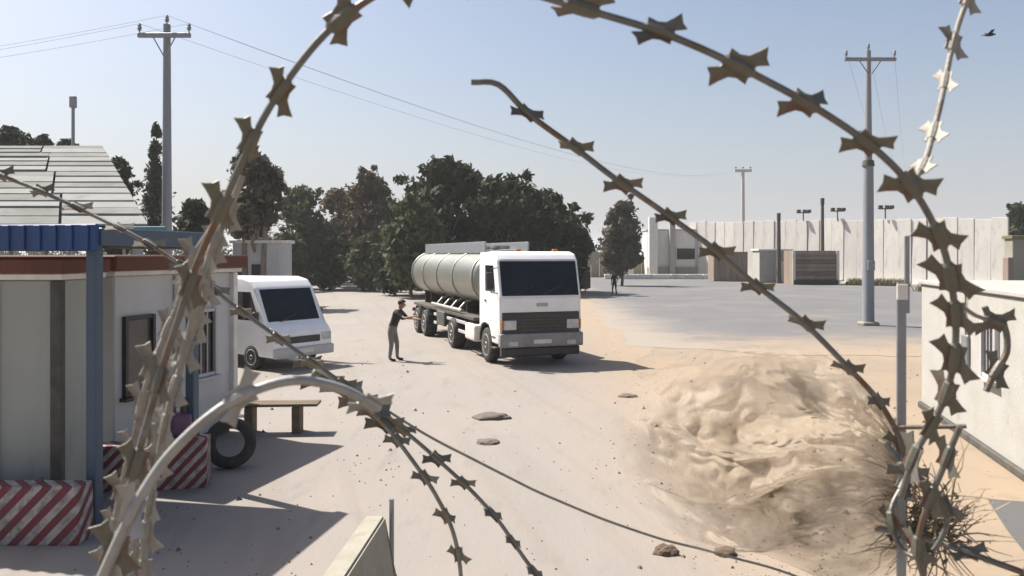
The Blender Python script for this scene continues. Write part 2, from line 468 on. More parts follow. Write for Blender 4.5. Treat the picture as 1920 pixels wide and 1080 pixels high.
sheet('ground', [(-3000, -200), (3000, -200), (3000, 4000), (-3000, 4000)], 0.0, 'sand')
sheet('road', [(-14, -2), (2.6, -2), (2.9, 8), (3.4, 15), (3.2, 22), (6, 30), (5, 60), (3, 118), (-34, 118), (-26, 40), (-16, 14)], 0.004, 'road', 0.9, 3)
sheet('asphalt_yard', [(3.8, 27), (8, 24.5), (13.5, 24), (24, 25), (60, 40), (60, 62), (46, 70), (24, 98), (10, 104), (4.5, 100), (5.5, 60)], 0.008, 'asphalt', 1.1, 5)
sheet('asphalt_path', [(4.6, 3), (9.5, 3), (9.3, 9.0), (6.0, 10.1), (5.1, 7.7)], 0.008, 'asphalt_path', 0.25, 9)

# ------------------------------------------------------------------ trees
def leaf_blob(vs, fs, c, r, n, size, rnd, squash=(1, 1, 1)):
    """n leaf clusters scattered over and inside a ragged clump"""
    for _ in range(n):
        d = Vector((rnd.gauss(0, 1), rnd.gauss(0, 1), rnd.gauss(0, 1))).normalized()
        k = rnd.random() ** 0.45 * (0.8 + 0.45 * noise.noise(d * 2.2 + c * 0.37))
        p = c + Vector((d.x * squash[0], d.y * squash[1], d.z * squash[2])) * (r * k)
        nn = (d + Vector((rnd.uniform(-1, 1), rnd.uniform(-1, 1), rnd.uniform(-1, 1)))).normalized()
        u = nn.orthogonal().normalized()
        u = Matrix.Rotation(rnd.uniform(0, 2 * PI), 3, nn) @ u
        v = nn.cross(u)
        s = size * rnd.uniform(0.55, 1.35)
        i = len(vs)
        vs += [p - u * s, p + v * s * 0.45 + nn * s * 0.15, p + u * s, p - v * s * 0.45 - nn * s * 0.1]
        fs.append((i, i + 1, i + 2, i + 3))

def tree(px, top, half, d, leaf, label, kind='tree', seed=1, base_frac=0.25, bark='bark', group=None, leafsize=0.28,
         dens=1.0, trunk_r=0.16, column=False, spread=1.0, name='broadleaf_tree', trunks=1):
    rnd = random.Random(seed)
    x = gx(px, d)
    H = CAM_H - (top - 476) / FPX * d
    W = half / FPX * d
    t = empty(name, (x, d, 0))
    tag(t, label, kind, group)
    vs, fs = [], []
    tr = MB()
    if column:
        nl = 9
        for i in range(nl):
            f = i / (nl - 1)
            z = H * (0.1 + 0.86 * f)
            r = W * (0.55 + 0.65 * math.sin(PI * min(1, f * 0.85 + 0.18))) * (1 - 0.55 * max(0, f - 0.6) / 0.4)
            for q in range(3):
                leaf_blob(vs, fs, Vector((rnd.uniform(-.25, .25) * W, rnd.uniform(-.25, .25) * W, z + rnd.uniform(-.3, .3))), r * rnd.uniform(0.7, 1.0), int(130 * dens), leafsize, rnd, (1, 1, 1.7))
        tr.tube([(0, 0, -0.1), (0.03, 0, H * 0.4), (0, 0.02, H * 0.9)], [trunk_r, trunk_r * 0.7, trunk_r * 0.15], 8)
    else:
        zb = H * base_frac
        ch = H - zb
        for q in range(trunks):
            ox = (q - (trunks - 1) / 2) * W * 0.5
            tr.tube([(ox, 0, -0.1), (ox * 1.1 + rnd.uniform(-.1, .1), 0, zb * 0.6), (ox * 1.3 + rnd.uniform(-.2, .2), rnd.uniform(-.2, .2), zb + ch * 0.35), (ox * 0.6, 0, zb + ch * 0.7)],
                    [trunk_r, trunk_r * 0.85, trunk_r * 0.6, trunk_r * 0.2], 8)
        nb = 19
        cl = []
        for i in range(nb):
            a = rnd.uniform(0, 2 * PI)
            f = (i + 0.5) / nb
            prof = math.sin(PI * (0.22 + 0.74 * f)) ** 0.7
            rr = W * 0.66 * prof * rnd.uniform(0.45, 1.05)
            c = Vector((math.cos(a) * rr * spread, math.sin(a) * rr * 0.9, zb + ch * (0.08 + 0.8 * f)))
            r = (W * 0.40 + ch * 0.06) * rnd.uniform(0.65, 1.1) * (0.72 + 0.4 * prof)
            if c.z + r > H: c.z = H - r
            cl.append((c, r))
            tr.tube([(0, 0, zb * 0.8 + ch * 0.3 * f), c * 0.5 + Vector((0, 0, (zb + ch * 0.35 * f) * 0.5)), c], [trunk_r * 0.45, trunk_r * 0.3, trunk_r * 0.08], 5)
        for c, r in cl:
            leaf_blob(vs, fs, c, r, int(250 * dens), leafsize, rnd, (1, 1, 0.82))
        for _ in range(int(14)):
            c, r = rnd.choice(cl)
            dd = Vector((rnd.uniform(-1, 1), rnd.uniform(-1, 1), rnd.uniform(-0.4, 1))).normalized()
            leaf_blob(vs, fs, c + dd * r * 1.02, r * 0.32, int(40 * dens), leafsize * 0.9, rnd)
    tr.build('trunk', bark, t, smooth=60)
    link_mesh('crown', mesh_py('crown', [tuple(v) for v in vs], fs, leaf), t)
    return t

G1 = 'trees behind the tanker'
tree(838, 284, 120, 62, 'leaf_dark', 'tallest broad dark green tree, peak of the clump behind the tanker', seed=11, group=G1, base_frac=0.12, dens=1.5, leafsize=0.34)
tree(945, 316, 105, 60, 'leaf_dark', 'wide dark green tree right behind the truck cab', seed=12, group=G1, base_frac=0.1, dens=1.4, leafsize=0.34)
tree(1036, 352, 78, 63, 'leaf_dark', 'lower dark tree at the right end of the clump behind the cab', seed=13, group=G1, base_frac=0.08, dens=1.3, leafsize=0.32)
tree(772, 360, 70, 57, 'leaf_mid', 'olive green low tree above the rear of the tank', seed=14, group=G1, base_frac=0.08, dens=1.2, leafsize=0.3)
G2 = 'dry trees left of the tanker'
tree(695, 308, 62, 72, 'leaf_brown', 'tall brownish dry tree left of the dark clump', seed=15, group=G2, base_frac=0.14, dens=1.1, trunk_r=0.22)
tree(636, 342, 56, 75, 'leaf_brown', 'shorter reddish brown dry tree with thin crown', seed=16, group=G2, base_frac=0.1, dens=1.1)
tree(568, 336, 60, 70, 'leaf_mid', 'rounded olive green tree beside the reddish dry tree', seed=17, group=G2, base_frac=0.1, dens=1.1)
tree(478, 272, 64, 46, 'leaf_euc', 'tall grey brown eucalyptus with bare forked trunks behind the wire', seed=18, bark='palebark', base_frac=0.42, dens=0.9, trunk_r=0.2, trunks=2, leafsize=0.24, name='eucalyptus_tree')
tree(291, 236, 29, 50, 'leaf_cyp', 'narrow columnar cypress beside the left utility pole', seed=19, column=True, leafsize=0.2, name='cypress_tree')
tree(213, 280, 40, 47, 'leaf_dark', 'small round dark tree between the shed roof and the cypress', seed=20, base_frac=0.3, leafsize=0.22)
G4 = 'low bushes at the foot of the trees'
for q, (bx_, top_, hw_, d_, lf_, lb_) in enumerate(((545, 425, 40, 66, 'leaf_mid', 'olive bush furthest left below the dry trees'), (622, 432, 44, 68, 'leaf_dark', 'dark low bush below the reddish dry tree'),
        (690, 428, 46, 66, 'leaf_mid', 'olive bush below the taller brown tree'), (742, 420, 44, 60, 'leaf_dark', 'dark bush just left of the rear of the tank'), (1075, 432, 34, 66, 'leaf_dark', 'dark bush under the right end of the tree clump'))):
    tree(bx_, top_, hw_, d_, lf_, lb_, kind='bush', seed=60 + q, group=G4, base_frac=0.02, leafsize=0.22, dens=0.8, name='low_bush', trunk_r=0.08)
G3 = 'tree tops above the shed roof'
tree(22, 224, 44, 52, 'leaf_dark', 'leftmost dark tree top above the shed roof', seed=21, group=G3, base_frac=0.5, leafsize=0.24)
tree(84, 248, 40, 54, 'leaf_dark', 'low dark tree top above the middle of the shed roof', seed=22, group=G3, base_frac=0.5, leafsize=0.24)
tree(130, 250, 34, 50, 'leaf_dark', 'dark tree top beside the thin mast', seed=23, group=G3, base_frac=0.5, leafsize=0.24)
tree(368, 362, 40, 44, 'leaf_dark', 'low dark tree between the cypress and the eucalyptus', seed=24, base_frac=0.15, leafsize=0.22)
tree(566, 446, 50, 80, 'leaf_dark', 'dense dark round bush behind the white van', kind='bush', seed=25, base_frac=0.02, leafsize=0.25, dens=1.2, name='dark_bush')
tree(1166, 366, 42, 78, 'leaf_euc', 'grey brown bushy tree right of the truck beside the white gatehouse', seed=26, base_frac=0.12, leafsize=0.3)
tree(1912, 372, 30, 92, 'leaf_dark', 'dark tree at the far right end of the concrete wall', seed=27, base_frac=0.1, leafsize=0.3)
tree(1088, 418, 30, 110, 'leaf_mid', 'small hazy olive tree just right of the cab roof', seed=28, base_frac=0.1, leafsize=0.32)

# ------------------------------------------------------------------ far concrete wall: panels one by one
def far_wall():
    A, B = Vector((gx(1292, 104), 104)), Vector((gx(1892, 72), 72))
    n = 26
    d = (B - A) / n
    L = d.length
    ang = math.atan2(d.y, d.x)
    root = empty('concrete_barrier_wall', (A.x, A.y, 0), ang)
    tag(root, 'tall pale concrete barrier wall of upright panels across the far side of the yard', 'wall')
    rnd = random.Random(4)
    H = 7.0
    b = MB()
    # T-shaped panel: tapered stem and a wide foot
    b.prism([(-0.16, 0.35), (0.16, 0.35), (0.11, H), (-0.11, H)], -L / 2 + 0.035, L / 2 - 0.035, 0.02, 1)
    b.box((0, 0, 0.18), (L - 0.07, 1.6, 0.36), 0.03)
    me0 = b.build('panel', 'concrete', root, loc=(L / 2, 0, 0))
    me1 = me0.data.copy(); me1.materials.clear(); me1.materials.append(M['concrete_warm'])
    for i in range(n):
        o = me0 if i == 0 else link_mesh('panel', me0.data if rnd.random() < 0.45 and i < 17 else me1, root)
        o.location = (L * (i + 0.5), rnd.uniform(-0.06, 0.06), rnd.uniform(-0.25, 0.03))
        o.rotation_euler = (R(rnd.uniform(-0.6, 0.6)), R(rnd.uniform(-0.25, 0.25)), R(rnd.uniform(-0.8, 0.8)))
        o.scale.z = 1.05 - 0.13 * i / n
    return root, A, B
wall_root, WA, WB = far_wall()

# the light masts and the junk on the wall
def mast(px, top, d, label, arm=0.0, r=0.12, m='polesteel', name='light_mast', base=0.0, group=None):
    x = gx(px, d)
    H = CAM_H - (top - 476) / FPX * d
    t = empty(name, (x, d, base))
    tag(t, label, 'mast', group)
    MB().cyl((0, 0, -0.05), (0, 0, H - base), r, r * 0.7, 10).build('shaft', m, t, smooth=40)
    b = MB()
    if arm:
        b.box((0, 0, H - base), (arm * 2, r * 1.2, r * 1.2), 0.01)
        b.build('crossarm', m, t)
        for s in (-1, 0, 1):
            MB().box((s * arm * 0.85, -0.05, H - base + 0.14 + r), (0.35, 0.25, 0.28), 0.03).build('floodlight', 'greysteel', t)
    else:
        b.box((0, 0, H - base - 0.2), (0.34, 0.3, 0.7), 0.03).build('head', m, t)
    return t
mast(1393, 320, 150, 'pale hazy mast with short crossarm rising behind the barrier wall', arm=1.6, r=0.42, m='palepole')
mast(137, 185, 48, 'thin grey mast rising behind the shed roof at left', r=0.13, m='polesteel')
MG = 'dark posts in front of the concrete wall'
mast(1460, 402, 84, 'slim dark post in front of the wall between two pale panels', r=0.26, m='chassis', name='dark_post', group=MG)
mast(1542, 374, 83, 'taller dark post with box head breaking the wall top', r=0.22, m='chassis', name='dark_post', group=MG)

def wall_camera(px, d, label):
    # surveillance floodlights on a bracket at the wall top
    u = (gx(px, d) - WA.x) / (WB.x - WA.x)
    p = WA.lerp(WB, u)
    t = empty('wall_floodlight', (p.x, p.y - 0.25, 6.7))
    tag(t, label, 'floodlight', 'floodlights along the top of the concrete wall')
    MB().cyl((0, 0, 0), (0, 0, 1.1), 0.07, n=8).build('bracket', 'chassis', t)
    MB().box((0, 0, 1.0), (1.5, 0.12, 0.12), 0.01).build('crossbar', 'chassis', t)
    for s in (-0.55, 0.1, 0.6):
        MB().box((s, -0.12, 1.18), (0.42, 0.25, 0.34), 0.03).build('lamp_head', 'chassis', t)
wall_camera(1513, 88.5, 'dark floodlight bracket left of the tall dark post on the wall')
wall_camera(1578, 85, 'dark floodlight bracket right of the tall dark post on the wall')
wall_camera(1665, 81, 'dark floodlight bracket right of the tall pole on the wall')

# ------------------------------------------------------------------ gatehouse and containers in front of the wall
def box_thing(name, cat, label, px0, px1, top, d, depth, m, group=None, roof=None, extra=None, rz=0):
    x0, x1 = gx(px0, d), gx(px1, d)
    H = CAM_H - (top - 476) / FPX * d
    W = x1 - x0
    t = empty(name, ((x0 + x1) / 2, d + depth / 2, 0), rz)
    tag(t, label, cat, group)
    MB().box((0, 0, H / 2), (W, depth, H), 0.02).build('body', m, t)
    if roof:
        MB().box((0, 0, H + 0.09), (W + 0.3, depth + 0.3, 0.18), 0.02).build('roof', roof, t)
    return t, W, H, depth

t, W, H, dp = box_thing('gatehouse', 'building', 'small gatehouse with white pillars and grey roof at the far end of the yard', 1214, 1326, 432, 103, 4, 'trim', roof='greypaint')
MB().box((-W * 0.42, -dp / 2 - 0.5, 3.9), (1.1, 0.9, 7.8), 0.04).build('pillar', 'trim', t)
MB().box((-W * 0.10, -dp / 2 - 0.45, 3.6), (0.7, 0.8, 7.2), 0.04).build('pillar', 'whitewall', t)
w0 = MB().box((W * 0.14, -dp / 2 - 0.04, 3.1), (2.6, 0.12, 1.7), 0.02).build('window', 'trim', t)
MB().box((W * 0.14, -dp / 2 - 0.115, 3.1), (2.3, 0.03, 1.4)).build('pane', 'glass', w0)
w0 = MB().box((W * 0.40, -dp / 2 - 0.04, 3.1), (1.0, 0.12, 1.7), 0.02).build('window', 'trim', t)
MB().box((W * 0.40, -dp / 2 - 0.115, 3.1), (0.75, 0.03, 1.4)).build('pane', 'winglass', w0)
MB().box((0, -dp / 2 - 0.3, 0.7), (W * 1.02, 0.3, 1.4), 0.03).build('parapet', 'olive', t)
# low white kerb line along the gate
t = empty('kerb_wall', (gx(1240, 98), 98, 0)); tag(t, 'low pale kerb wall along the far edge of the yard', 'kerb')
for i in range(12):
    MB().box((-6 + i * 2.02, 0, 0.3), (1.96, 0.4, 0.62), 0.04).build('block', 'concrete_warm' if i % 3 else 'trim', t)

t, W, H, dp = box_thing('rusty_container', 'container', 'brown rusty box container in shade left of the white container', 1338, 1402, 472, 90, 2.5, 'rust')
for i in range(6):
    MB().box((-W / 2 + (i + 0.5) * W / 6, -dp / 2 - 0.03, H / 2), (W / 6 - 0.16, 0.06, H - 0.3), 0.02).build('rib', 'rust', t)
t, W, H, dp = box_thing('white_container', 'container', 'white container in front of the wall beside the brown crate', 1424, 1484, 470, 85, 2.5, 'whitewall', roof='trim')
MB().box((W * 0.15, -dp / 2 - 0.03, 1.2), (1.0, 0.06, 2.2), 0.02).build('door', 'trim', t)
t, W, H, dp = box_thing('brown_crate', 'crate', 'large brown slatted crate with dark base in front of the wall', 1486, 1572, 470, 80, 2.6, 'rust')
for i in range(7):
    MB().box((0.05, -dp / 2 - 0.05, 0.75 + i * (H - 1.0) / 6.2), (W * 0.92, 0.1, (H - 1.0) / 6.2 - 0.07), 0.015).build('slat', 'wood' if i % 3 == 1 else 'rust', t)
for s in (-1, 1):
    MB().box((s * (W / 2 - 0.1), -dp / 2 - 0.14, H / 2), (0.28, 0.08, H), 0.01).build('post', 'concrete_warm', t)
MB().box((0, -dp / 2 - 0.1, 0.25), (W * 0.96, 0.2, 0.5), 0.02).build('base', 'darkgap', t)
# beyond the truck, right: olive fence
t = empty('sheet_fence', (gx(1100, 106), 106, 0)); tag(t, 'olive grey sheet fence with a pale panel right of the truck', 'fence')
for i in range(8):
    hh = 3.4 if i % 3 else 2.9
    MB().box((i * 1.12, 0, hh / 2), (1.08, 0.1, hh), 0.01).build('panel', 'olive' if i in (0, 1, 2, 6) else 'concrete_warm' if i in (4, 5) else 'rust', t)
# reddish wall far left of the truck
t = empty('pillar_fence', (gx(615, 122), 122, 0)); tag(t, 'reddish block fence with upright pillars beyond the road', 'fence')
for i in range(8):
    MB().box((i * 1.25, 0, 1.5), (0.45, 0.45, 3.0), 0.03).build('pillar', 'brick', t)
    if i < 7: MB().box((i * 1.25 + 0.625, 0.05, 1.0), (0.78, 0.2, 2.0), 0.02).build('panel', 'concrete_warm' if i % 2 else 'brick', t)
# grey hut behind the van
t, W, H, dp = box_thing('grey_hut', 'hut', 'grey flat roofed hut with dark doorway under the eucalyptus', 436, 524, 456, 46, 2.6, 'cabinwall', roof='trim')
MB().box((W * 0.05, -dp / 2 - 0.03, 1.25), (0.75, 0.08, 2.5), 0.01).build('door', 'darkgap', t)
MB().box((-W * 0.3, -dp / 2 - 0.03, 2.0), (0.7, 0.08, 0.8), 0.01).build('window', 'winglass', t)
# low brush strips at the foot of the wall
def grass_strip(p0, p1, n, h, name, label, seed):
    rnd = random.Random(seed)
    vs, fs = [], []
    p0, p1 = Vector(p0), Vector(p1)
    for _ in range(n):
        p = p0.lerp(p1, rnd.random()) + Vector((rnd.uniform(-.4, .4), rnd.uniform(-.5, .5), 0))
        a = rnd.uniform(0, PI); s = rnd.uniform(0.03, 0.09)
        u = Vector((math.cos(a), math.sin(a), 0)) * s
        tip = p + Vector((rnd.uniform(-.25, .25), rnd.uniform(-.25, .25), h * rnd.uniform(0.4, 1.2)))
        i = len(vs)
        vs += [p - u, p + u, tip]
        fs.append((i, i + 1, i + 2))
    me = mesh_py(name, [tuple(v) for v in vs], fs, 'drygrass')
    return tag(link_mesh(name, me), label, 'grass', kind='stuff')
grass_strip((gx(1585, 80), 79, 0), (gx(1690, 78), 77, 0), 1500, 0.7, 'dry_grass', 'strip of dry grass along the foot of the concrete wall', 3)
grass_strip((gx(1725, 66), 66, 0), (gx(1830, 64), 64, 0), 1500, 0.65, 'dry_grass', 'second strip of dry grass further right near the wall end', 4)
# olive gate post at far right
t = empty('end_pillar', (gx(1908, 70), 70, 0)); tag(t, 'brown and olive end pillar at the right end of the far wall', 'pillar')
MB().box((0, 0, 2.2), (1.6, 1.2, 4.4), 0.05).build('shaft', 'olive', t)
MB().box((-0.95, -0.2, 1.4), (0.5, 0.8, 2.8), 0.04).build('buttress', 'rust', t)
MB().box((0, 0, 4.55), (1.9, 1.5, 0.3), 0.04).build('cap', 'drygrass', t)

# ------------------------------------------------------------------ utility poles and lines
def utility_pole(px, top, d, arm_px, label, lower=None, r=0.16, base_block=False):
    x = gx(px, d)
    H = CAM_H - (top - 476) / FPX * d
    aw = arm_px / FPX * d
    t = empty('utility_pole', (x, d, 0)); tag(t, label, 'utility pole', 'utility poles with crossarms')
    zl = 0
    if lower:
        zl, rl = lower
        MB().cyl((0, 0, -0.1), (0, 0, zl), rl, rl * 0.85, 16).build('sleeve', 'polesteel', t, smooth=40)
        MB().cyl((0, 0, zl), (0, 0, zl + 0.25), rl * 1.05, rl * 0.9, 16).build('collar', 'chassis', t, smooth=40)
    MB().cyl((0, 0, max(zl - 0.2, -0.1)), (0, 0, H), r, r * 0.62, 14).build('pole', 'polesteel', t, smooth=40)
    MB().box((0, -r - 0.02, H - 0.42), (aw, 0.13, 0.15), 0.012).build('crossarm', 'greysteel', t)
    b = MB()
    for s in (-1, 1):
        b.tube([(s * aw * 0.22, -r - 0.02, H - 0.45), (0, -r - 0.01, H - 1.15)], 0.022, 6)
    b.build('brace', 'greysteel', t)
    tops = []
    for s in (-0.47, 0, 0.47):
        zz = H - 0.36 if s else H - 0.02
        yy = -r - 0.02 if s else 0
        m = Matrix.Translation((s * aw, yy, zz))
        MB().lathe([(0.025, 0), (0.025, 0.1), (0.075, 0.12), (0.05, 0.16), (0.085, 0.19), (0.05, 0.24), (0.07, 0.27), (0.03, 0.34)], 10, m).build('insulator', 'polesteel', t, smooth=50)
        tops.append(Vector((x + s * aw, d + yy, zz + 0.33)))
    MB().box((0.02, -r - 0.07, 2.6), (0.3, 0.1, 0.42), 0.015).build('plate', 'greysteel', t)
    if base_block:
        MB().box((0, 0, 0.08), (0.7, 0.7, 0.16), 0.04).build('footing', 'asphalt', t)
    return tops
T1 = utility_pole(313, 46, 27, 98, 'grey utility pole with crossarm at left behind the shed roof', r=0.19)
T2 = utility_pole(1628, 95, 34.7, 96, 'grey utility pole with crossarm and pale lower sleeve at right', lower=(6.9, 0.25), r=0.17, base_block=True)
def power_line(a, b, sag, label, r=0.0045):
    a, b = Vector(a), Vector(b)
    pts = [a.lerp(b, i / 30) - Vector((0, 0, sag * 4 * (i / 30) * (1 - i / 30))) for i in range(31)]
    o = MB().tube(pts, r, 5).build('power_line', 'cable')
    tag(o, label, 'power line', 'power lines from the utility poles')
LA = ['left', 'middle', 'right']
for k in range(3):
    power_line(T1[k], T1[k] + Vector((-40, 8, -1.0)), 1.0, f'thin power line leaving the left pole toward the left frame edge from its {LA[k]} insulator')
    power_line(T2[k], T2[k] + Vector((30, 60, 1.5)), 1.1, f'thin power line running back right from the {LA[k]} insulator of the right pole')
    power_line(T1[k], (gx(1393, 150) + (k - 1) * 1.5, 150, CAM_H + 16), 3.0, f'thin power line from the left pole {LA[k]} insulator across to the hazy mast', r=0.005)

# ------------------------------------------------------------------ shed with slatted pale roof at left
def shed():
    t = empty('open_shed', (-14, 22, 0)); tag(t, 'open shed with a wide pale stepped sheet roof behind the booth', 'shed')
    inv = Vector((-14, 22, 0))
    rows = 14
    rr = random.Random(8)
    for i in range(rows):
        f = i / (rows - 1)
        f2 = (i + 1.02) / (rows - 1)
        def edge(f):
            d = 17.5 + 8.5 * f
            xr = -7.9 - 5.3 * f
            z = 3.75 + 2.75 * f
            return d, xr, z
        d0, x0, z0 = edge(f); d1, x1, z1 = edge(f2)
        z0 += 0.03
        xl = -25.5
        ns = 9 - i // 4
        dx = (1 / ns)
        for q in range(ns):
            fa, fb = q * dx, (q + 1) * dx - 0.004
            ua, ub = xl + (x0 - xl) * fa, xl + (x0 - xl) * fb
            va, vb = xl + (x1 - xl) * fa, xl + (x1 - xl) * fb
            za = z0 + rr.uniform(-0.025, 0.03); zb = z1 + rr.uniform(-0.015, 0.02)
            MB().hexa([Vector(p) - inv for p in ((ua, d0, za - 0.04), (ub, d0, za - 0.04), (vb, d1, zb - 0.04), (va, d1, zb - 0.04),
                                                 (ua, d0, za), (ub, d0, za), (vb, d1, zb), (va, d1, zb))]).build('roof_sheet', 'roofsheet' if rr.random() < (0.9, 0.2)[i % 2] else 'roofsheet_grey', t)
    b = MB()
    b.hexa([Vector(p) - inv for p in ((-32, 17.6, 3.5), (-8.0, 17.6, 3.5), (-14.2, 27.3, 6.42), (-32, 27.3, 6.42),
                                      (-32, 17.6, 3.66), (-8.0, 17.6, 3.66), (-14.2, 27.3, 6.56), (-32, 27.3, 6.56))])
    b.build('rafter_deck', 'roofsheet', t)
    MB().box(Vector((-20, 17.5, 3.52)) - inv, (24.2, 0.14, 0.3), 0.02).build('eaves_beam', 'greypaint', t)
    for x in (-8.3, -11.5, -15, -19, -24):
        MB().box(Vector((x, 17.75, 1.72)) - inv, (0.18, 0.18, 3.44), 0.02).build('post', 'greysteel', t)
    MB().box(Vector((-17, 21.5, 1.5)) - inv, (14, 0.2, 3.0), 0.02).build('back_wall', 'cabinwall', t)
    return t
shed()
t = empty('teal_sign', (gx(268, 16.6), 16.6, 0)); tag(t, 'teal painted sign board under the shed eaves', 'sign')
MB().box((0, 0, CAM_H + 0.36), (0.95, 0.05, 0.42), 0.01).build('board', 'teal', t)
for s in (-1, 1): MB().cyl((s * 0.42, 0.06, 0), (s * 0.42, 0.06, CAM_H + 0.56), 0.03, n=8).build('post', 'greysteel', t)

# ------------------------------------------------------------------ left cabins
def window(parent, c, w, h, face='x', frame='trim', glass='winglass', bars=0, proud=0.05):
    """a framed window in a wall whose outside faces +x or -y"""
    def bx(du, dv, su, sv, out, th):
        if face == 'x': return ((c[0] + out, c[1] + du, c[2] + dv), (th, su, sv))
        if face == '-x': return ((c[0] - out, c[1] + du, c[2] + dv), (th, su, sv))
        return ((c[0] + du, c[1] - out, c[2] + dv), (su, th, sv))
    f = MB()
    k = 0.06
    for s in (-1, 1):
        f.box(*bx(s * (w / 2 - k / 2), 0, k, h, proud / 2, proud + 0.04), bev=0.006)
        f.box(*bx(0, s * (h / 2 - k / 2), w - 2 * k - 0.004, k, proud / 2 - 0.004, proud + 0.03), bev=0.006)
    fo = f.build('window', frame, parent)
    g = MB(); g.box(*bx(0, 0, w - 2 * k, h - 2 * k, 0.004, 0.02)); g.build('pane', glass, fo)
    s_ = MB(); s_.box(*bx(0, -h / 2 - 0.03, w + 0.1, 0.05, 0.05, 0.14), bev=0.006); s_.build('sill', frame, fo)
    if bars:
        for i in range(bars):
            g = MB(); g.box(*bx((i + 1) * (w - 2 * k) / (bars + 1) - (w - 2 * k) / 2, 0, 0.022, h - 2 * k, 0.025, 0.02)); g.build('bar', frame, fo)
    return fo

TH = math.atan2(0.85, 3.05)            # the buildings stand along the road's direction
# cabin: local +x is its road side, local y runs along the road
cb = empty('site_cabin', (-5.62, 11.3, 0), -TH)
tag(cb, 'long grey site cabin with dark windows and red brown roof edge behind the wire', 'cabin')
CL = 2.8
MB().box((-1.4, CL / 2, 1.46), (2.8, CL, 2.66), 0.02).build('wall', 'cabinwall', cb)
MB().box((-1.4, CL / 2, 0.065), (2.7, CL - 0.1, 0.12)).build('skid', 'chassis', cb)
MB().box((-1.4, CL / 2, 2.825), (3.0, CL + 0.2, 0.07), 0.01).build('trim_band', 'trim', cb)
MB().box((-1.4, CL / 2, 2.97), (3.16, CL + 0.34, 0.22), 0.02).build('roof', 'redbrown', cb)
window(cb, (0.0, 0.46, 1.62), 0.62, 1.16, 'x', 'blackplastic', 'winglass')
window(cb, (0.0, 1.95, 1.64), 0.62, 1.12, 'x', 'greypaint', 'glass', bars=2)
MB().box((0.03, CL - 0.05, 1.46), (0.1, 0.12, 2.64), 0.01).build('corner_post', 'trim', cb)
MB().box((0.03, 1.26, 1.46), (0.05, 0.06, 2.6), 0.008).build('batten', 'greypaint', cb)
MB().box((0.06, 1.45, 2.3), (0.12, 0.28, 0.2), 0.02).build('lamp', 'trim', cb)
MB().box((-1.35, -0.03, 1.3), (0.8, 0.06, 1.95), 0.01).build('door', 'greypaint', cb)

# booth
bt = empty('guard_booth', (-6.4, 9.3, 0), 0)
tag(bt, 'greenish grey guard booth under the blue canopy at left edge', 'booth')
MB().box((0, 0.45, 1.44), (2.3, 0.9, 2.72), 0.02).build('wall', 'boothwall', bt)
MB().box((0, 0.45, 0.045), (2.25, 0.86, 0.08)).build('skid', 'chassis', bt)
MB().box((0, 0.43, 2.835), (2.42, 1.02, 0.07), 0.01).build('trim_band', 'trim', bt)
MB().box((0, 0.43, 2.96), (2.5, 1.1, 0.18), 0.02).build('roof', 'redbrown', bt)
MB().box((1.13, -0.02, 1.44), (0.13, 0.1, 2.7), 0.01).build('corner_post', 'chassis', bt)
for xx in (-0.1, 0.42):
    MB().box((xx, -0.012, 1.44), (0.05, 0.04, 2.66), 0.006).build('batten', 'boothwall', bt)
MB().box((0.12, -0.02, 1.95), (0.36, 0.05, 0.5), 0.01).build('notice_board', 'greypaint', bt)

# blue canopy on posts
cn = empty('blue_canopy', (-4.56, 8.8, 0), -math.atan2(0.40, 2.1))
tag(cn, 'blue sheet metal canopy on posts over the guard booth', 'canopy')
MB().box((-2.2, 1.07, 3.36), (4.4, 2.14, 0.06), 0.01).build('roof', 'roofsheet', cn)
MB().box((-2.2, -0.03, 3.28), (4.46, 0.06, 0.30), 0.012).build('fascia', 'blue', cn)
MB().box((0.03, 1.07, 3.29), (0.06, 2.14, 0.2), 0.012).build('fascia', 'bluepost', cn)
for i in range(22):
    MB().box((-4.3 + i * 0.2, -0.07, 3.28), (0.09, 0.03, 0.28), 0.008).build('rib', 'blue', cn)
for x, y in ((-0.13, 0.12), (-0.13, 2.0), (-4.2, 0.12), (-4.2, 2.0)):
    MB().box((x, y, 1.66), (0.13, 0.13, 3.32), 0.012).build('post', 'bluepost', cn)
MB().box((-2.2, 0.12, 3.22), (4.2, 0.1, 0.12), 0.01).build('beam', 'chassis', cn)
MB().box((-0.13, 1.07, 3.22), (0.1, 1.7, 0.12), 0.01).build('beam', 'chassis', cn)

# white banner strip behind the cabin
t = empty('white_banner', (gx(268, 16), 16, 0)); tag(t, 'white banner board on posts above the cabin roof', 'banner')
MB().box((0, 0, 2.72), (0.85, 0.04, 0.3), 0.01).build('board', 'trim', t)
for s in (-1, 1): MB().cyl((s * 0.38, 0.05, 0), (s * 0.38, 0.05, 2.85), 0.025, n=8).build('post', 'greysteel', t)

# striped concrete blocks
def block(loc, size, rz, label, small=False, stack=0):
    t = empty('striped_barrier', loc, rz); tag(t, label, 'barrier', 'red and white striped barrier blocks')
    L, dpt, h = size
    MB().prism([(-dpt / 2, 0), (dpt / 2, 0), (dpt / 2 * 0.82, h), (-dpt / 2 * 0.82, h)], -L / 2, L / 2, 0.025, 2).build('block', 'stripes_small' if small else 'stripes', t)
    for s in (-1, 1):
        MB().tube([(s * L * 0.28, 0.05, h - 0.02), (s * L * 0.28, 0.05, h + 0.05), (s * L * 0.28, -0.05, h + 0.05), (s * L * 0.28, -0.05, h - 0.02)], 0.008, 6).build('lifting_loop', 'chassis', t)
    return t
block((-5.75, 8.65, 0), (2.3, 0.34, 0.62), 0, 'long red and white striped barrier in front of the guard booth')
block((-5.35, 10.55, 0), (0.85, 0.36, 0.6), R(6), 'red and white striped block between the blue post and the cabin', True)
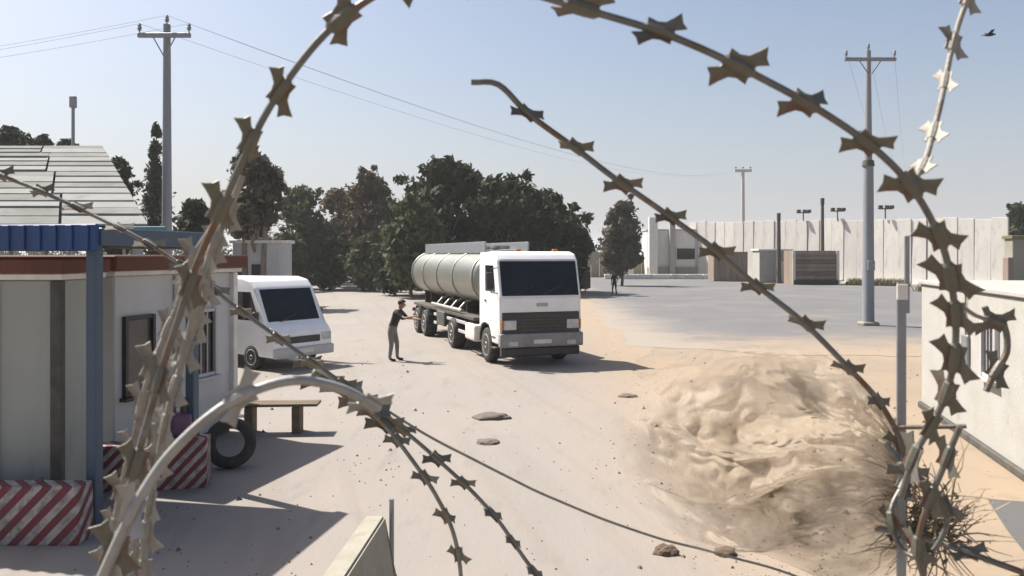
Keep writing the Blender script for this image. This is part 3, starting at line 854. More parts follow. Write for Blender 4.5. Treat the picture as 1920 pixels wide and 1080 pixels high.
block((-4.38, 10.7, 0), (0.62, 0.36, 0.66), R(12), 'short red and white striped block beside the black tyre', True)

# purple canister on the block
t = empty('plastic_canister', (-4.42, 10.7, 0.66), R(15)); tag(t, 'purple plastic canister with black cap standing on the short striped block', 'canister')
MB().box((0, 0, 0.16), (0.27, 0.18, 0.32), 0.05, seg=3).build('body', 'purple', t, smooth=50)
MB().tube([(-0.09, 0, 0.31), (-0.07, 0, 0.39), (0.04, 0, 0.39), (0.07, 0, 0.31)], 0.016, 8).build('handle', 'purple', t, smooth=60)
MB().cyl((0.03, 0, 0.3), (0.03, 0, 0.52), 0.05, 0.04, 12).build('cap', 'blackplastic', t, smooth=40)

# old tyre leaning
def tyre_mesh(b, r, w, m=Matrix()):
    b.lathe([(r * 0.62, -w / 2), (r * 0.86, -w / 2 * 1.03), (r * 0.97, -w / 2 * 0.82), (r, -w / 2 * 0.5), (r, w / 2 * 0.5), (r * 0.97, w / 2 * 0.82), (r * 0.86, w / 2 * 1.03), (r * 0.62, w / 2)], 28, m)
t = empty('old_tyre', (gx(432, 11.6), 11.6, 0), R(20)); tag(t, 'black old tyre standing against the striped block in shade', 'tyre')
b = MB()
prof = [(0.20, -0.09), (0.30, -0.105), (0.345, -0.08), (0.36, -0.04), (0.36, 0.04), (0.345, 0.08), (0.30, 0.105), (0.20, 0.09), (0.20, -0.09)]
mm = Matrix.Translation((0, 0, 0.36)) @ Matrix.Rotation(R(78), 4, 'X')
rings = [[b.b.verts.new(mm @ Vector((r * math.cos(2 * PI * k / 28), r * math.sin(2 * PI * k / 28), z))) for k in range(28)] for r, z in prof[:-1]]
for a, c in zip(rings, rings[1:] + rings[:1]):
    for k in range(28): b.b.faces.new((a[k], a[(k + 1) % 28], c[(k + 1) % 28], c[k]))
b.build('tyre_body', 'rubber', t, smooth=50)

# bench in the shade
t = empty('timber_bench', (gx(525, 13.9), 13.9, 0), R(4)); tag(t, 'dark timber bench with thick legs beside the cabin end', 'bench')
for i in range(3):
    MB().box((0, -0.14 + i * 0.14, 0.50), (1.35, 0.125, 0.05), 0.008).build('plank', 'wood', t)
for s in (-0.5, 0.3):
    MB().box((s, 0, 0.23), (0.14, 0.34, 0.47), 0.01).build('leg', 'wood', t)
# jersey barrier seen end-on at the bottom of the frame
t = empty('jersey_barrier', (gx(690, 7.0), 6.2, 0), R(-3)); tag(t, 'pale dusty concrete jersey barrier seen end on at the bottom of the frame', 'barrier')
b = MB()
pr = [(-0.3, 0), (0.3, 0), (0.3, 0.08), (0.17, 0.26), (0.09, 0.78), (-0.09, 0.78), (-0.17, 0.26), (-0.3, 0.08)]
a = [b.b.verts.new((y, -1.3, z)) for y, z in pr]; c = [b.b.verts.new((y, 0.9, z)) for y, z in pr]
fs = [b.b.faces.new(a), b.b.faces.new(c[::-1])] + [b.b.faces.new((a[k], a[(k + 1) % 8], c[(k + 1) % 8], c[k])) for k in range(8)]
bmesh.ops.bevel(b.b, geom=list({e for f in fs for e in f.edges}), offset=0.018, segments=2, affect='EDGES')
b.build('body', 'dirty_concrete', t)
MB().cyl((0.14, 0.93, 0), (0.14, 0.93, 0.92), 0.022, n=8).build('steel_bar', 'greysteel', t)

# ------------------------------------------------------------------ white building at the right
rb = empty('white_block_building', (gx(1790, 14.35) + 0.35, 16.2, 0), -math.atan2(0.75, 3.15))
tag(rb, 'low whitewashed building in full sun at the right edge with a barred window', 'building')
MB().box((1.6, -4.6, 1.24), (3.2, 9.2, 2.48), 0.03).build('wall', 'whitewall', rb)
MB().box((1.6, -4.6, 2.53), (3.3, 9.3, 0.09), 0.02).build('coping', 'whitewall', rb)
MB().box((-0.02, -4.6, 0.06), (0.1, 9.2, 0.12), 0.015).build('foot_shadow', 'chassis', rb)  # dark strip standing in for the shadow line along the wall foot
window(rb, (0.0, -4.05, 1.62), 0.66, 0.86, '-x', 'greypaint', 'glass', bars=3)
MB().box((-0.03, -2.9, 1.5), (0.06, 0.3, 0.5), 0.015).build('meter_box', 'greysteel', rb)
MB().tube([(-0.03, -2.9, 1.75), (-0.03, -2.9, 2.46)], 0.015, 6).build('conduit', 'greysteel', rb)

# ------------------------------------------------------------------ tanker truck
def wheel(parent, x, y, r=0.5, wd=0.3, side=-1, z=None):
    z = r if z is None else z
    o = empty('wheel', (x, y, z)); o.parent = parent
    m = Matrix.Rotation(R(90), 4, 'Y')
    b = MB(); tyre_mesh(b, r, wd, m); b.build('tyre', 'rubber', o, smooth=40)
    b = MB()
    s = side
    mm = Matrix.Rotation(R(90 * s), 4, 'Y')
    b.lathe([(0.02, wd * 0.40), (r * 0.16, wd * 0.55), (r * 0.2, wd * 0.40), (r * 0.42, wd * 0.22), (r * 0.5, wd * 0.46), (r * 0.61, wd * 0.53), (r * 0.64, wd * 0.5), (r * 0.60, wd * 0.1)], 24, mm)
    b.build('rim', 'rim', o, smooth=40)
    return o

tk = empty('tanker_truck', (0.80, 22.05, 0), R(19))
tag(tk, 'white cab over tanker truck with a silver steel tank facing the camera', 'truck')
# cab shell: profile (y, z), front at y = 0
prof = [(0.06, 0.62), (0.0, 1.0), (0.0, 1.95), (0.26, 2.92), (0.42, 3.10), (0.75, 3.17), (1.85, 3.14), (1.92, 3.0), (1.92, 1.02), (1.86, 0.92), (1.78, 1.02), (1.62, 1.18), (0.98, 1.18), (0.80, 1.02), (0.72, 0.62)]
cab = MB().prism(prof, -1.2, 1.2, 0.055, 3).build('cab', 'whitepaint', tk, smooth=35)
def slab_front(y0, z0, y1, z1, x0, x1, th, name, m, parent, inset=0.0):
    """a thin slab on the raked front between two heights"""
    d = Vector((0, y1 - y0, z1 - z0)).normalized()
    n = Vector((0, -d.z, d.y))
    c = Vector(((x0 + x1) / 2, (y0 + y1) / 2, (z0 + z1) / 2)) + n * (th / 2 - 0.012)
    L = math.hypot(y1 - y0, z1 - z0)
    rot = Matrix((Vector((1, 0, 0)), d, n)).transposed().to_4x4()
    rot = Matrix(((1, 0, 0), (0, d.y, -n.y * -1), (0, d.z, n.z))).to_4x4()
    b = MB().box(c, (x1 - x0, L, th), 0.02, rot=rot, seg=2)
    return b.build(name, m, parent)
ws = slab_front(0.0, 1.95, 0.252, 2.895, -1.13, 1.13, 0.035, 'windscreen', 'glass', tk)
slab_front(0.245, 2.885, 0.29, 2.955, -1.12, 1.12, 0.03, 'header', 'greypaint', tk)
b = MB()
for s, a in ((-0.75, 0.55), (0.05, 0.55), (0.7, 0.3)):
    b.tube([(s, -0.04, 1.99), (s + a, 0.05, 2.2)], 0.012, 5)
b.build('wiper', 'blackplastic', ws)
MB().box((0, -0.005, 1.70), (2.30, 0.06, 0.40), 0.02, seg=2).build('front_panel', 'whitepaint', tk)
em = MB().box((0.02, -0.045, 1.70), (0.34, 0.02, 0.09), 0.01).build('emblem', 'rim', tk)
gr = MB().box((0, -0.01, 1.21), (2.26, 0.09, 0.58), 0.02).build('grille', 'blackplastic', tk)
for i in range(5):
    MB().box((0.05, -0.062, 1.04 + i * 0.09), (1.55, 0.025, 0.035), 0.008).build('grille_bar', 'chassis', gr)
MB().box((0, -0.02, 0.74), (2.44, 0.22, 0.38), 0.05, seg=3).build('bumper', 'bumperpaint', tk, smooth=40)
MB().box((0, 0.06, 0.42), (2.30, 0.2, 0.24), 0.03).build('valance', 'blackplastic', tk)
MB().box((0, -0.135, 0.70), (0.52, 0.02, 0.115), 0.005).build('number_plate', 'trim', tk)
for s in (-1, 1):
    h = MB().box((s * 0.92, -0.05, 1.16), (0.36, 0.08, 0.26), 0.03, seg=2).build('headlight', 'lamp', tk)
    MB().box((s * 1.135, -0.045, 1.16), (0.07, 0.08, 0.26), 0.015).build('indicator', 'amber', h)
    MB().box((s * 0.85, -0.135, 0.66), (0.26, 0.03, 0.12), 0.01).build('fog_light', 'lamp', tk)
    MB().box((s * 0.55, 0.35, 3.20), (0.16, 0.1, 0.07), 0.02).build('roof_marker', 'amber', tk)
    # side windows, doors, steps
    sx = s * 1.205
    b = MB()
    vv = [(0.36, 2.05), (1.30, 2.05), (1.30, 2.78), (0.55, 2.78)]
    a = [b.b.verts.new((sx - s * 0.02, y, z)) for y, z in vv]; c = [b.b.verts.new((sx + s * 0.006, y, z)) for y, z in vv]
    b.b.faces.new(a); b.b.faces.new(c)
    for k in range(4): b.b.faces.new((a[k], a[(k + 1) % 4], c[(k + 1) % 4], c[k]))
    dr = MB().prism([(0.24, 1.24), (1.40, 1.24), (1.40, 2.9), (0.55, 2.9), (0.22, 2.0)], sx - s * 0.02, sx + s * 0.003, 0.006, 1).build('door', 'whitepaint', tk)
    b.build('door_window', 'glass', dr)
    MB().box((sx + s * 0.02, 1.26, 1.78), (0.03, 0.16, 0.04), 0.008).build('handle', 'blackplastic', dr)
    for i, z in enumerate((0.5, 0.8)):
        MB().box((s * 1.16, 0.55, z), (0.12, 0.36, 0.04), 0.008).build('step', 'chassis', tk)
    # mirrors on arms
    mr = MB().box((s * 1.44, 0.12, 2.36), (0.20, 0.09, 0.48), 0.035, seg=2).build('mirror', 'blackplastic', tk)
    bb = MB()
    bb.tube([(s * 1.2, 0.22, 2.72), (s * 1.40, 0.12, 2.70), (s * 1.42, 0.12, 2.55)], 0.016, 6)
    bb.tube([(s * 1.2, 0.18, 2.02), (s * 1.40, 0.12, 2.05), (s * 1.42, 0.12, 2.16)], 0.016, 6)
    bb.build('mirror_arm', 'blackplastic', mr)
    b = MB()
    pr = [(0.55 * math.cos(R(q)), 0.55 * math.sin(R(q))) for q in range(0, 181, 20)]
    for (y0, z0), (y1, z1) in zip(pr, pr[1:]):
        b.hexa([(s * 1.00, 1.3 + y0, .58 + z0), (s * 1.2, 1.3 + y0, .58 + z0), (s * 1.2, 1.3 + y1, .58 + z1), (s * 1.00, 1.3 + y1, .58 + z1),
                (s * 1.00, 1.3 + y0 * 1.05, .58 + z0 * 1.05), (s * 1.21, 1.3 + y0 * 1.05, .58 + z0 * 1.05), (s * 1.21, 1.3 + y1 * 1.05, .58 + z1 * 1.05), (s * 1.00, 1.3 + y1 * 1.05, .58 + z1 * 1.05)])
    b.build('wheel_arch', 'blackplastic', tk)
    # fuel tank, toolbox, mudguards, side rails
    MB().box((s * 1.0, 2.9, 0.72), (0.44, 1.05, 0.5), 0.08, seg=3).build('fuel_tank', 'trim' if s < 0 else 'tank', tk, smooth=40)
    MB().box((s * 1.02, 6.6, 0.86), (0.4, 1.1, 0.5), 0.03).build('toolbox', 'chassis', tk)
    b = MB()
    for y0, y1 in ((3.6, 6.0), (7.5, 7.9)):
        b.box((s * 1.12, (y0 + y1) / 2, 0.62), (0.04, y1 - y0, 0.1), 0.008)
        b.box((s * 1.12, (y0 + y1) / 2, 0.92), (0.04, y1 - y0, 0.1), 0.008)
    b.build('side_guard', 'greypaint', tk)
    for y in (9.05, 10.4):
        b = MB()
        for q in range(10, 170, 20):
            r0 = 0.56
            b.hexa([(s * 0.78, y + r0 * math.cos(R(q)), .52 + r0 * math.sin(R(q))), (s * 1.2, y + r0 * math.cos(R(q)), .52 + r0 * math.sin(R(q))), (s * 1.2, y + r0 * math.cos(R(q + 20)), .52 + r0 * math.sin(R(q + 20))), (s * 0.78, y + r0 * math.cos(R(q + 20)), .52 + r0 * math.sin(R(q + 20))),
                    (s * 0.78, y + .59 * math.cos(R(q)), .52 + .59 * math.sin(R(q))), (s * 1.2, y + .59 * math.cos(R(q)), .52 + .59 * math.sin(R(q))), (s * 1.2, y + .59 * math.cos(R(q + 20)), .52 + .59 * math.sin(R(q + 20))), (s * 0.78, y + .59 * math.cos(R(q + 20)), .52 + .59 * math.sin(R(q + 20)))])
        b.build('mudguard', 'blackplastic', tk)
    for y in (1.3, 5.0, 9.05, 10.4):
        wheel(tk, s * 1.04, y, 0.5, 0.3 if y < 2 else 0.42, s)
# frame
b = MB()
for s in (-1, 1):
    b.box((s * 0.42, 6.2, 0.92), (0.09, 10.6, 0.26), 0.01)
for y in (2.2, 3.8, 5.2, 7.0, 8.2, 9.6, 11.2):
    b.box((0, y, 0.90), (0.74, 0.1, 0.2), 0.01)
for y in (1.3, 5.0, 9.05, 10.4):
    b.cyl((-0.95, y, 0.5), (0.95, y, 0.5), 0.09, n=10)
b.build('frame', 'chassis', tk)
MB().box((0, 2.05, 1.5), (1.9, 0.12, 1.5), 0.03).build('bulkhead', 'chassis', tk)
b = MB()
for y in (3.2, 4.9, 6.6, 8.3, 10.0, 11.0):
    b.prism([(y - 0.07, 1.05), (y + 0.07, 1.05), (y + 0.07, 1.75), (y - 0.07, 1.75)], -0.75, 0.75)
b.box((0, 7.0, 1.12), (2.3, 8.6, 0.1), 0.01)
b.build('saddle', 'chassis', tk)
# tank, elliptical with dished ends
b = MB()
n = 40
ys = [2.42, 2.46, 2.54, 2.66] + [2.9 + i * 1.36 for i in range(7)] + [11.34, 11.46, 11.54, 11.58]
sc = [0.55, 0.80, 0.94, 0.985] + [1] * 7 + [0.985, 0.94, 0.8, 0.55]
rings = []
for y, k in zip(ys, sc):
    rings.append([b.b.verts.new((1.21 * k * abs(math.cos(q)) ** 0.8 * (1 if math.cos(q) >= 0 else -1), y, 2.36 + 0.84 * k * abs(math.sin(q)) ** 0.9 * (1 if math.sin(q) >= 0 else -1))) for q in [2 * PI * j / n for j in range(n)]])
for a, c in zip(rings, rings[1:]):
    for j in range(n): b.b.faces.new((a[j], a[(j + 1) % n], c[(j + 1) % n], c[j]))
b.b.faces.new(rings[0][::-1]); b.b.faces.new(rings[-1])
tank = b.build('tank', 'tank', tk, smooth=50)
for y in (2.72, 5.0, 7.2, 9.4, 11.3):
    b = MB()
    b.tube([(1.225 * abs(math.cos(q)) ** 0.8 * (1 if math.cos(q) >= 0 else -1), y, 2.36 + 0.853 * abs(math.sin(q)) ** 0.9 * (1 if math.sin(q) >= 0 else -1)) for q in [2 * PI * j / 32 for j in range(33)]], 0.028, 6)
    b.build('band', 'rim', tank, smooth=60)
b = MB()
b.box((-0.42, 7.0, 3.28), (0.34, 7.8, 0.04), 0.006)
for s in (-1, 1):
    b.box((s * 0.70, 7.0, 3.30), (0.05, 8.2, 0.36), 0.006)
b.build('catwalk', 'greysteel', tk)
for y in (3.8, 5.9, 8.0, 10.1):
    MB().cyl((0.1, y, 3.15), (0.1, y, 3.36), 0.27, n=20).build('manhole', 'tank', tk, smooth=40)
b = MB()
for s in (-0.18, 0.18): b.tube([(0.5 + s, 11.66, 0.7), (0.5 + s, 11.66, 3.3)], 0.018, 6)
for i in range(8): b.tube([(0.32, 11.66, 0.8 + i * 0.32), (0.68, 11.66, 0.8 + i * 0.32)], 0.014, 6)
b.build('ladder', 'greysteel', tk)
MB().box((0, 11.5, 0.62), (2.3, 0.12, 0.14), 0.015).build('rear_bumper', 'greysteel', tk)
for s in (-1, 1): MB().box((s * 0.95, 11.6, 0.85), (0.4, 0.06, 0.14), 0.015).build('tail_light', 'redlens', tk)
b = MB()
b.tube([(-1.1, 4.2, 1.28), (-1.12, 8.2, 1.28)], 0.055, 10)
for y in (4.6, 5.6, 6.6, 7.6): b.tube([(-1.1, y, 1.28), (-0.9, y, 1.5), (-0.6, y, 1.62)], 0.04, 8)
b.build('discharge_pipe', 'rim', tk, smooth=60)

# ------------------------------------------------------------------ white van behind the cabin
vn = empty('white_van', (-5.62, 21.6, 0), R(54))
tag(vn, 'white panel van with dark windscreen nosing out from behind the cabin', 'van')
prof = [(0.04, 0.36), (-0.02, 0.62), (0.02, 1.0), (0.16, 1.16), (0.36, 1.24), (0.80, 2.18), (1.0, 2.38), (1.4, 2.46), (5.0, 2.42), (5.12, 2.25), (5.14, 0.4)]
MB().prism(prof, -0.98, 0.98, 0.06, 3).build('body', 'whitepaint', vn, smooth=35)
vws = slab_front(0.385, 1.29, 0.785, 2.145, -0.86, 0.86, 0.03, 'windscreen', 'glass', vn)
MB().tube([(-0.5, 0.34, 1.28), (0.1, 0.44, 1.46)], 0.012, 5).build('wiper', 'blackplastic', vws)
MB().box((0, -0.02, 0.48), (1.98, 0.14, 0.26), 0.04, seg=2).build('bumper', 'greypaint', vn, smooth=40)
MB().box((0, -0.005, 0.80), (1.1, 0.06, 0.18), 0.02).build('grille', 'blackplastic', vn)
MB().box((0, -0.1, 0.50), (0.5, 0.02, 0.11), 0.004).build('number_plate', 'trim', vn)
for s in (-1, 1):
    MB().box((s * 0.78, 0.03, 0.84), (0.34, 0.1, 0.22), 0.03, seg=2).build('headlight', 'lamp', vn)
    sx = s * 0.985
    b = MB().prism([(0.62, 1.32), (1.6, 1.32), (1.6, 2.08), (0.98, 2.08)], sx - s * 0.02, sx + s * 0.005, 0.004, 1)
    b.build('side_window', 'glass', vn)
    MB().box((sx + s * 0.10, 0.62, 1.45), (0.16, 0.1, 0.24), 0.03).build('mirror', 'blackplastic', vn)
    MB().box((sx + s * 0.004, 3.4, 0.95), (0.02, 2.6, 0.07), 0.006).build('side_moulding', 'greypaint', vn)
    for y in (0.95, 4.1): wheel(vn, s * 0.88, y, 0.34, 0.22, s)

# ------------------------------------------------------------------ people
def skin_body(name, verts, edges, radii, parent, mats, pick, sub=2, root=0):
    me = bpy.data.meshes.new(name)
    me.from_pydata(verts, edges, [])
    o = bpy.data.objects.new(name, me)
    C.objects.link(o)
    sk = o.modifiers.new('skin', 'SKIN')
    sk.use_smooth_shade = True
    for i, r in enumerate(radii):
        me.skin_vertices[0].data[i].radius = r if isinstance(r, tuple) else (r, r)
        me.skin_vertices[0].data[i].use_root = (i == root)
    ss = o.modifiers.new('sub', 'SUBSURF'); ss.levels = sub; ss.render_levels = sub
    dg = bpy.context.evaluated_depsgraph_get()
    nm = bpy.data.meshes.new_from_object(o.evaluated_get(dg))
    o.modifiers.clear()
    o.data = nm
    nm.materials.clear()
    for m in mats: nm.materials.append(M[m])
    for p in nm.polygons:
        p.use_smooth = True
        p.material_index = pick(p.center)
    o.parent = parent
    return o

def person(loc, rz, label, pose, top, bottom, group=None):
    """local: faces -y; pose gives the joints"""
    t = empty('person', loc, rz); tag(t, label, 'person', group)
    V, E, Rr = [], [], []
    def add(p, r, par=None):
        V.append(tuple(p)); Rr.append(r)
        if par is not None: E.append((par, len(V) - 1))
        return len(V) - 1
    P = pose
    pel = add(P['pelvis'], (0.15, 0.115))
    wa = add(P['waist'], (0.135, 0.105), pel)
    ch = add(P['chest'], (0.165, 0.12), wa)
    sh = add(P['collar'], (0.12, 0.09), ch)
    nk = add(P['neck'], 0.055, sh)
    hd0 = add(P['jaw'], (0.068, 0.078), nk)
    hd1 = add(P['brow'], (0.078, 0.095), hd0)
    hd2 = add(P['crown'], (0.055, 0.065), hd1)
    hands = []
    for s in ('l', 'r'):
        a = add(P['shoulder_' + s], 0.062, sh)
        b = add(P['elbow_' + s], 0.045, a)
        c = add(P['wrist_' + s], 0.030, b)
        wv, ev = Vector(P['wrist_' + s]), Vector(P['elbow_' + s])
        d = (wv - ev).normalized()
        pm = add(wv + d * 0.06, (0.036, 0.022), c)
        sd = d.cross(Vector((0, 0, 1)))
        sd = sd.normalized() if sd.length > 0.2 else Vector((0, 1, 0))
        for q, L in ((-0.030, 0.065), (-0.010, 0.078), (0.010, 0.074), (0.030, 0.056)):
            k = add(wv + d * 0.105 + sd * q, 0.0095, pm)
            add(wv + d * (0.105 + L) + sd * q * 1.2 + Vector((0, 0, -0.018)), 0.0075, k)
        k = add(wv + d * 0.065 + sd * 0.048, 0.011, pm)
        add(wv + d * 0.10 + sd * 0.066 + Vector((0, 0, -0.01)), 0.009, k)
        hands.append(wv)
        h = add(P['hip_' + s], (0.095, 0.1), pel)
        kn = add(P['knee_' + s], 0.063, h)
        an = add(P['ankle_' + s], 0.043, kn)
        he = add(Vector(P['ankle_' + s]) + Vector((0, -0.05, -0.045)), 0.042, an)
        add(Vector(P['ankle_' + s]) + Vector((0, -0.17, -0.058)), (0.040, 0.03), he)
    nz, wz = P['neck'][2], P['waist'][2] - 0.06
    def pick(c):
        if c.z < 0.085: return 3
        if c.z > nz - 0.01 and (Vector(c) - Vector(P['brow'])).length < 0.26: return 2
        for hv in hands:
            if (Vector(c) - hv).length < 0.11 and (hv - Vector(c)).length > 0.0 and (Vector(c) - hv).length > 0 : 
                return 2
            if (Vector(c) - hv).length < 0.2 and c.z < hv.z + 0.1 and abs(c.x - hv.x) < 0.09 and (Vector(c) - Vector(P['waist'])).length > 0.22: return 2
        return 0 if c.z > wz else 1
    skin_body('body', V, E, Rr, t, [top, bottom, 'skin', 'shoe'], pick)
    # face and hair
    br = Vector(P['brow'])
    f = Vector(P['face']).normalized()
    side = f.cross(Vector((0, 0, 1))).normalized()
    up = side.cross(f)
    hb = MB()
    m = Matrix.Translation(br + up * 0.035 - f * 0.015) @ Matrix((side, f, up)).transposed().to_4x4() @ Matrix.Diagonal((0.088, 0.104, 0.10, 1))
    r = bmesh.ops.create_uvsphere(hb.b, u_segments=16, v_segments=10, radius=1, matrix=m)
    for v in list(hb.b.verts):
        d = v.co - br
        if d.dot(f) > 0.045 and d.dot(up) < 0.055: hb.b.verts.remove(v)
        elif d.dot(up) < -0.055: hb.b.verts.remove(v)
    hb.build('hair', 'hair', t, smooth=60)
    nb = MB()
    nb.hexa([br + f * 0.075 + side * -0.014 - up * 0.045, br + f * 0.075 + side * 0.014 - up * 0.045, br + f * 0.112 + side * 0.006 - up * 0.036, br + f * 0.112 - side * 0.006 - up * 0.036,
             br + f * 0.08 - side * 0.008 + up * 0.005, br + f * 0.08 + side * 0.008 + up * 0.005, br + f * 0.092 + side * 0.005 + up * 0.004, br + f * 0.092 - side * 0.005 + up * 0.004])
    nb.build('nose', 'skin', t, smooth=80)
    eb = MB()
    for s in (-1, 1):
        bmesh.ops.create_uvsphere(eb.b, u_segments=8, v_segments=6, radius=0.012, matrix=Matrix.Translation(br + f * 0.084 + side * 0.032 * s - up * 0.004))
    eb.build('eyes', 'hair', t, smooth=80)
    e2 = MB()
    for s in (-1, 1):
        e2.box(br + side * 0.08 * s - up * 0.02 - f * 0.005, (0.018, 0.035, 0.055), 0.008)
    e2.build('ears', 'skin', t, smooth=80)
    MB().box(br + f * 0.082 - up * 0.075, (0.045, 0.045, 0.012), 0.005).build('mouth', 'redbrown', t)
    return t

lean = dict(pelvis=(0, 0.03, 0.93), waist=(0, -0.02, 1.08), chest=(0, -0.10, 1.30), collar=(0, -0.15, 1.43), neck=(0, -0.18, 1.51),
            jaw=(0, -0.225, 1.585), brow=(0, -0.235, 1.655), crown=(0, -0.225, 1.72), face=(0, -1, -0.25),
            shoulder_l=(-0.19, -0.14, 1.42), elbow_l=(-0.24, -0.33, 1.24), wrist_l=(-0.17, -0.55, 1.30),
            shoulder_r=(0.19, -0.14, 1.42), elbow_r=(0.25, -0.30, 1.22), wrist_r=(0.16, -0.52, 1.22),
            hip_l=(-0.095, 0.03, 0.88), knee_l=(-0.11, 0.0, 0.49), ankle_l=(-0.11, 0.05, 0.09),
            hip_r=(0.095, 0.03, 0.88), knee_r=(0.12, -0.06, 0.50), ankle_r=(0.13, -0.06, 0.09))
pm = Vector((gx(737, 23.2), 23.2, 0))
man = person(pm, R(78), 'man in a dark shirt and grey trousers reaching toward the side of the tanker', lean, 'shirt', 'trousers')
man.scale = (1.16, 1.16, 1.0)
walk = dict(pelvis=(0, 0.0, 0.93), waist=(0, -0.01, 1.08), chest=(0, -0.03, 1.30), collar=(0, -0.03, 1.44), neck=(0, -0.03, 1.52),
            jaw=(0, -0.06, 1.60), brow=(0, -0.06, 1.67), crown=(0, -0.05, 1.735), face=(0, -1, 0),
            shoulder_l=(-0.19, -0.03, 1.42), elbow_l=(-0.24, 0.07, 1.16), wrist_l=(-0.23, 0.0, 0.93),
            shoulder_r=(0.19, -0.03, 1.42), elbow_r=(0.24, 0.0, 1.16), wrist_r=(0.23, -0.17, 0.98),
            hip_l=(-0.095, 0.0, 0.88), knee_l=(-0.10, -0.14, 0.50), ankle_l=(-0.10, -0.16, 0.09),
            hip_r=(0.095, 0.0, 0.88), knee_r=(0.10, 0.04, 0.49), ankle_r=(0.10, 0.22, 0.11))
person((gx(1152, 60), 60, 0), R(-25), 'person in black clothes walking across the yard right of the truck', walk, 'blackcloth', 'blackcloth')

# ------------------------------------------------------------------ stones and clods on the ground
def clod(px, py, wpx, m, label, name, cat, flat=0.4, seed=0, group=None):
    d = CAM_H * FPX / (py - 476)
    wd = wpx / FPX * d
    rnd = random.Random(seed)
    b = bmesh.new()
    bmesh.ops.create_icosphere(b, subdivisions=3, radius=1)
    for v in b.verts:
        k = 1 + 0.35 * noise.noise(v.co * 1.7 + Vector((seed, 0, 0))) + 0.12 * noise.noise(v.co * 5 + Vector((seed, 3, 0)))
        v.co = Vector((v.co.x * wd / 2 * k, v.co.y * wd / 2 * 0.8 * k, max(v.co.z, -0.25) * wd / 2 * flat * k + wd * 0.03))
    me = bpy.data.meshes.new(name); b.to_mesh(me); b.free(); me.materials.append(M[m])
    for p in me.polygons: p.use_smooth = seed % 2 == 0
    o = link_mesh(name, me, loc=(gx(px, d), d, 0.004))
    tag(o, label, cat, group)
clod(922, 784, 66, 'rubble', 'flat dark clod of dirt in the middle of the road', 'dirt_clod', 'clod', 0.22, 2, 'dirt clods on the road')
clod(914, 831, 48, 'rubble', 'small greyish clod on the road in front of the larger dark one', 'dirt_clod', 'clod', 0.2, 3, 'dirt clods on the road')
clod(1176, 744, 34, 'rubble', 'small grey clod at the right edge of the road', 'dirt_clod', 'clod', 0.25, 4, 'dirt clods on the road')
clod(1250, 1038, 46, 'stone', 'brown stone on sand at the lower edge, left of two', 'stone', 'stone', 0.6, 5, 'brown stones on the sand')
clod(1360, 1040, 44, 'stone', 'brown stone on sand under the plastic sheet, right of two', 'stone', 'stone', 0.55, 6, 'brown stones on the sand')
# scattered gravel
rnd = random.Random(31)
vs, fs = [], []
for _ in range(1500):
    d = rnd.uniform(7.2, 26); x = rnd.uniform(-0.55, 0.62) * d
    if abs(x) < 1.5 and rnd.random() < 0.6: continue
    s = rnd.uniform(0.006, 0.018) * (1 + (rnd.random() ** 10) * 2.5)
    i = len(vs)
    a = rnd.uniform(0, 6)
    vs += [(x + s * math.cos(a), d + s * math.sin(a), 0.003), (x + s * math.cos(a + 2.1), d + s * math.sin(a + 2.1), 0.003), (x + s * math.cos(a + 4.2), d + s * math.sin(a + 4.2), 0.003), (x, d, s * 1.1)]
    fs += [(i, i + 1, i + 3), (i + 1, i + 2, i + 3), (i + 2, i, i + 3)]
tag(link_mesh('gravel', mesh_py('gravel', vs, fs, 'rubble')), 'scattered gravel and grit on the dusty ground', 'gravel', kind='stuff')

rnd = random.Random(77)
vs, fs = [], []
for _ in range(1800):                           # fine grit drifted along the road edge
    d = 7.5 + 30 * rnd.random() ** 1.6
    x = 2.4 + 0.045 * d + rnd.gauss(0, 0.55)
    q = rnd.uniform(0.006, 0.016)
    i = len(vs); a = rnd.uniform(0, 6)
    vs += [(x + q * math.cos(a), d + q * math.sin(a), 0.003), (x + q * math.cos(a + 2.1), d + q * math.sin(a + 2.1), 0.003), (x + q * math.cos(a + 4.2), d + q * math.sin(a + 4.2), 0.003), (x, d, q * 0.9)]
    fs += [(i, i + 1, i + 3), (i + 1, i + 2, i + 3), (i + 2, i, i + 3)]
tag(link_mesh('gravel', mesh_py('gravel', vs, fs, 'stone')), 'fine brown grit along the right edge of the dusty road', 'gravel', kind='stuff')

# ------------------------------------------------------------------ far wood
def treeline(name, x0, x1, d, h, n, leaf, label, seed):
    rnd = random.Random(seed)
    vs, fs = [], []
    for i in range(n):
        f = (i + rnd.random()) / n
        hh = h * (0.6 + 0.55 * noise.noise(Vector((f * 13, seed, 0))) + rnd.uniform(-.12, .12))
        hh = max(hh, h * 0.3)
        for q in range(2):
            leaf_blob(vs, fs, Vector((x0 + (x1 - x0) * f, d + rnd.uniform(-4, 4), hh * (0.3 + 0.42 * q))), hh * 0.42, 120, 0.42, rnd, (1.5, 1.5, 1))
    tag(link_mesh(name, mesh_py(name, [tuple(v) for v in vs], fs, leaf)), label, 'trees', kind='stuff')
treeline('far_woods', -190, 12, 165, 9.0, 110, 'leaf_mid', 'far off belt of olive green trees behind the crossing', 2)
treeline('roadside_scrub', -27, -8, 84, 9.5, 18, 'leaf_mid', 'olive scrub under the dry trees left of the tanker', 3)
treeline('far_woods', 75, 150, 150, 8.0, 24, 'leaf_dark', 'far off dark trees past the right end of the wall', 5)
hm = bpy.data.materials.new('haze')
hm.use_nodes = True
hn = hm.node_tree
hn.nodes.remove(hn.nodes['Principled BSDF'])
pv = hn.nodes.new('ShaderNodeVolumePrincipled')
pv.inputs['Color'].default_value = (0.95, 0.95, 0.97, 1)
pv.inputs['Density'].default_value = 0.00045
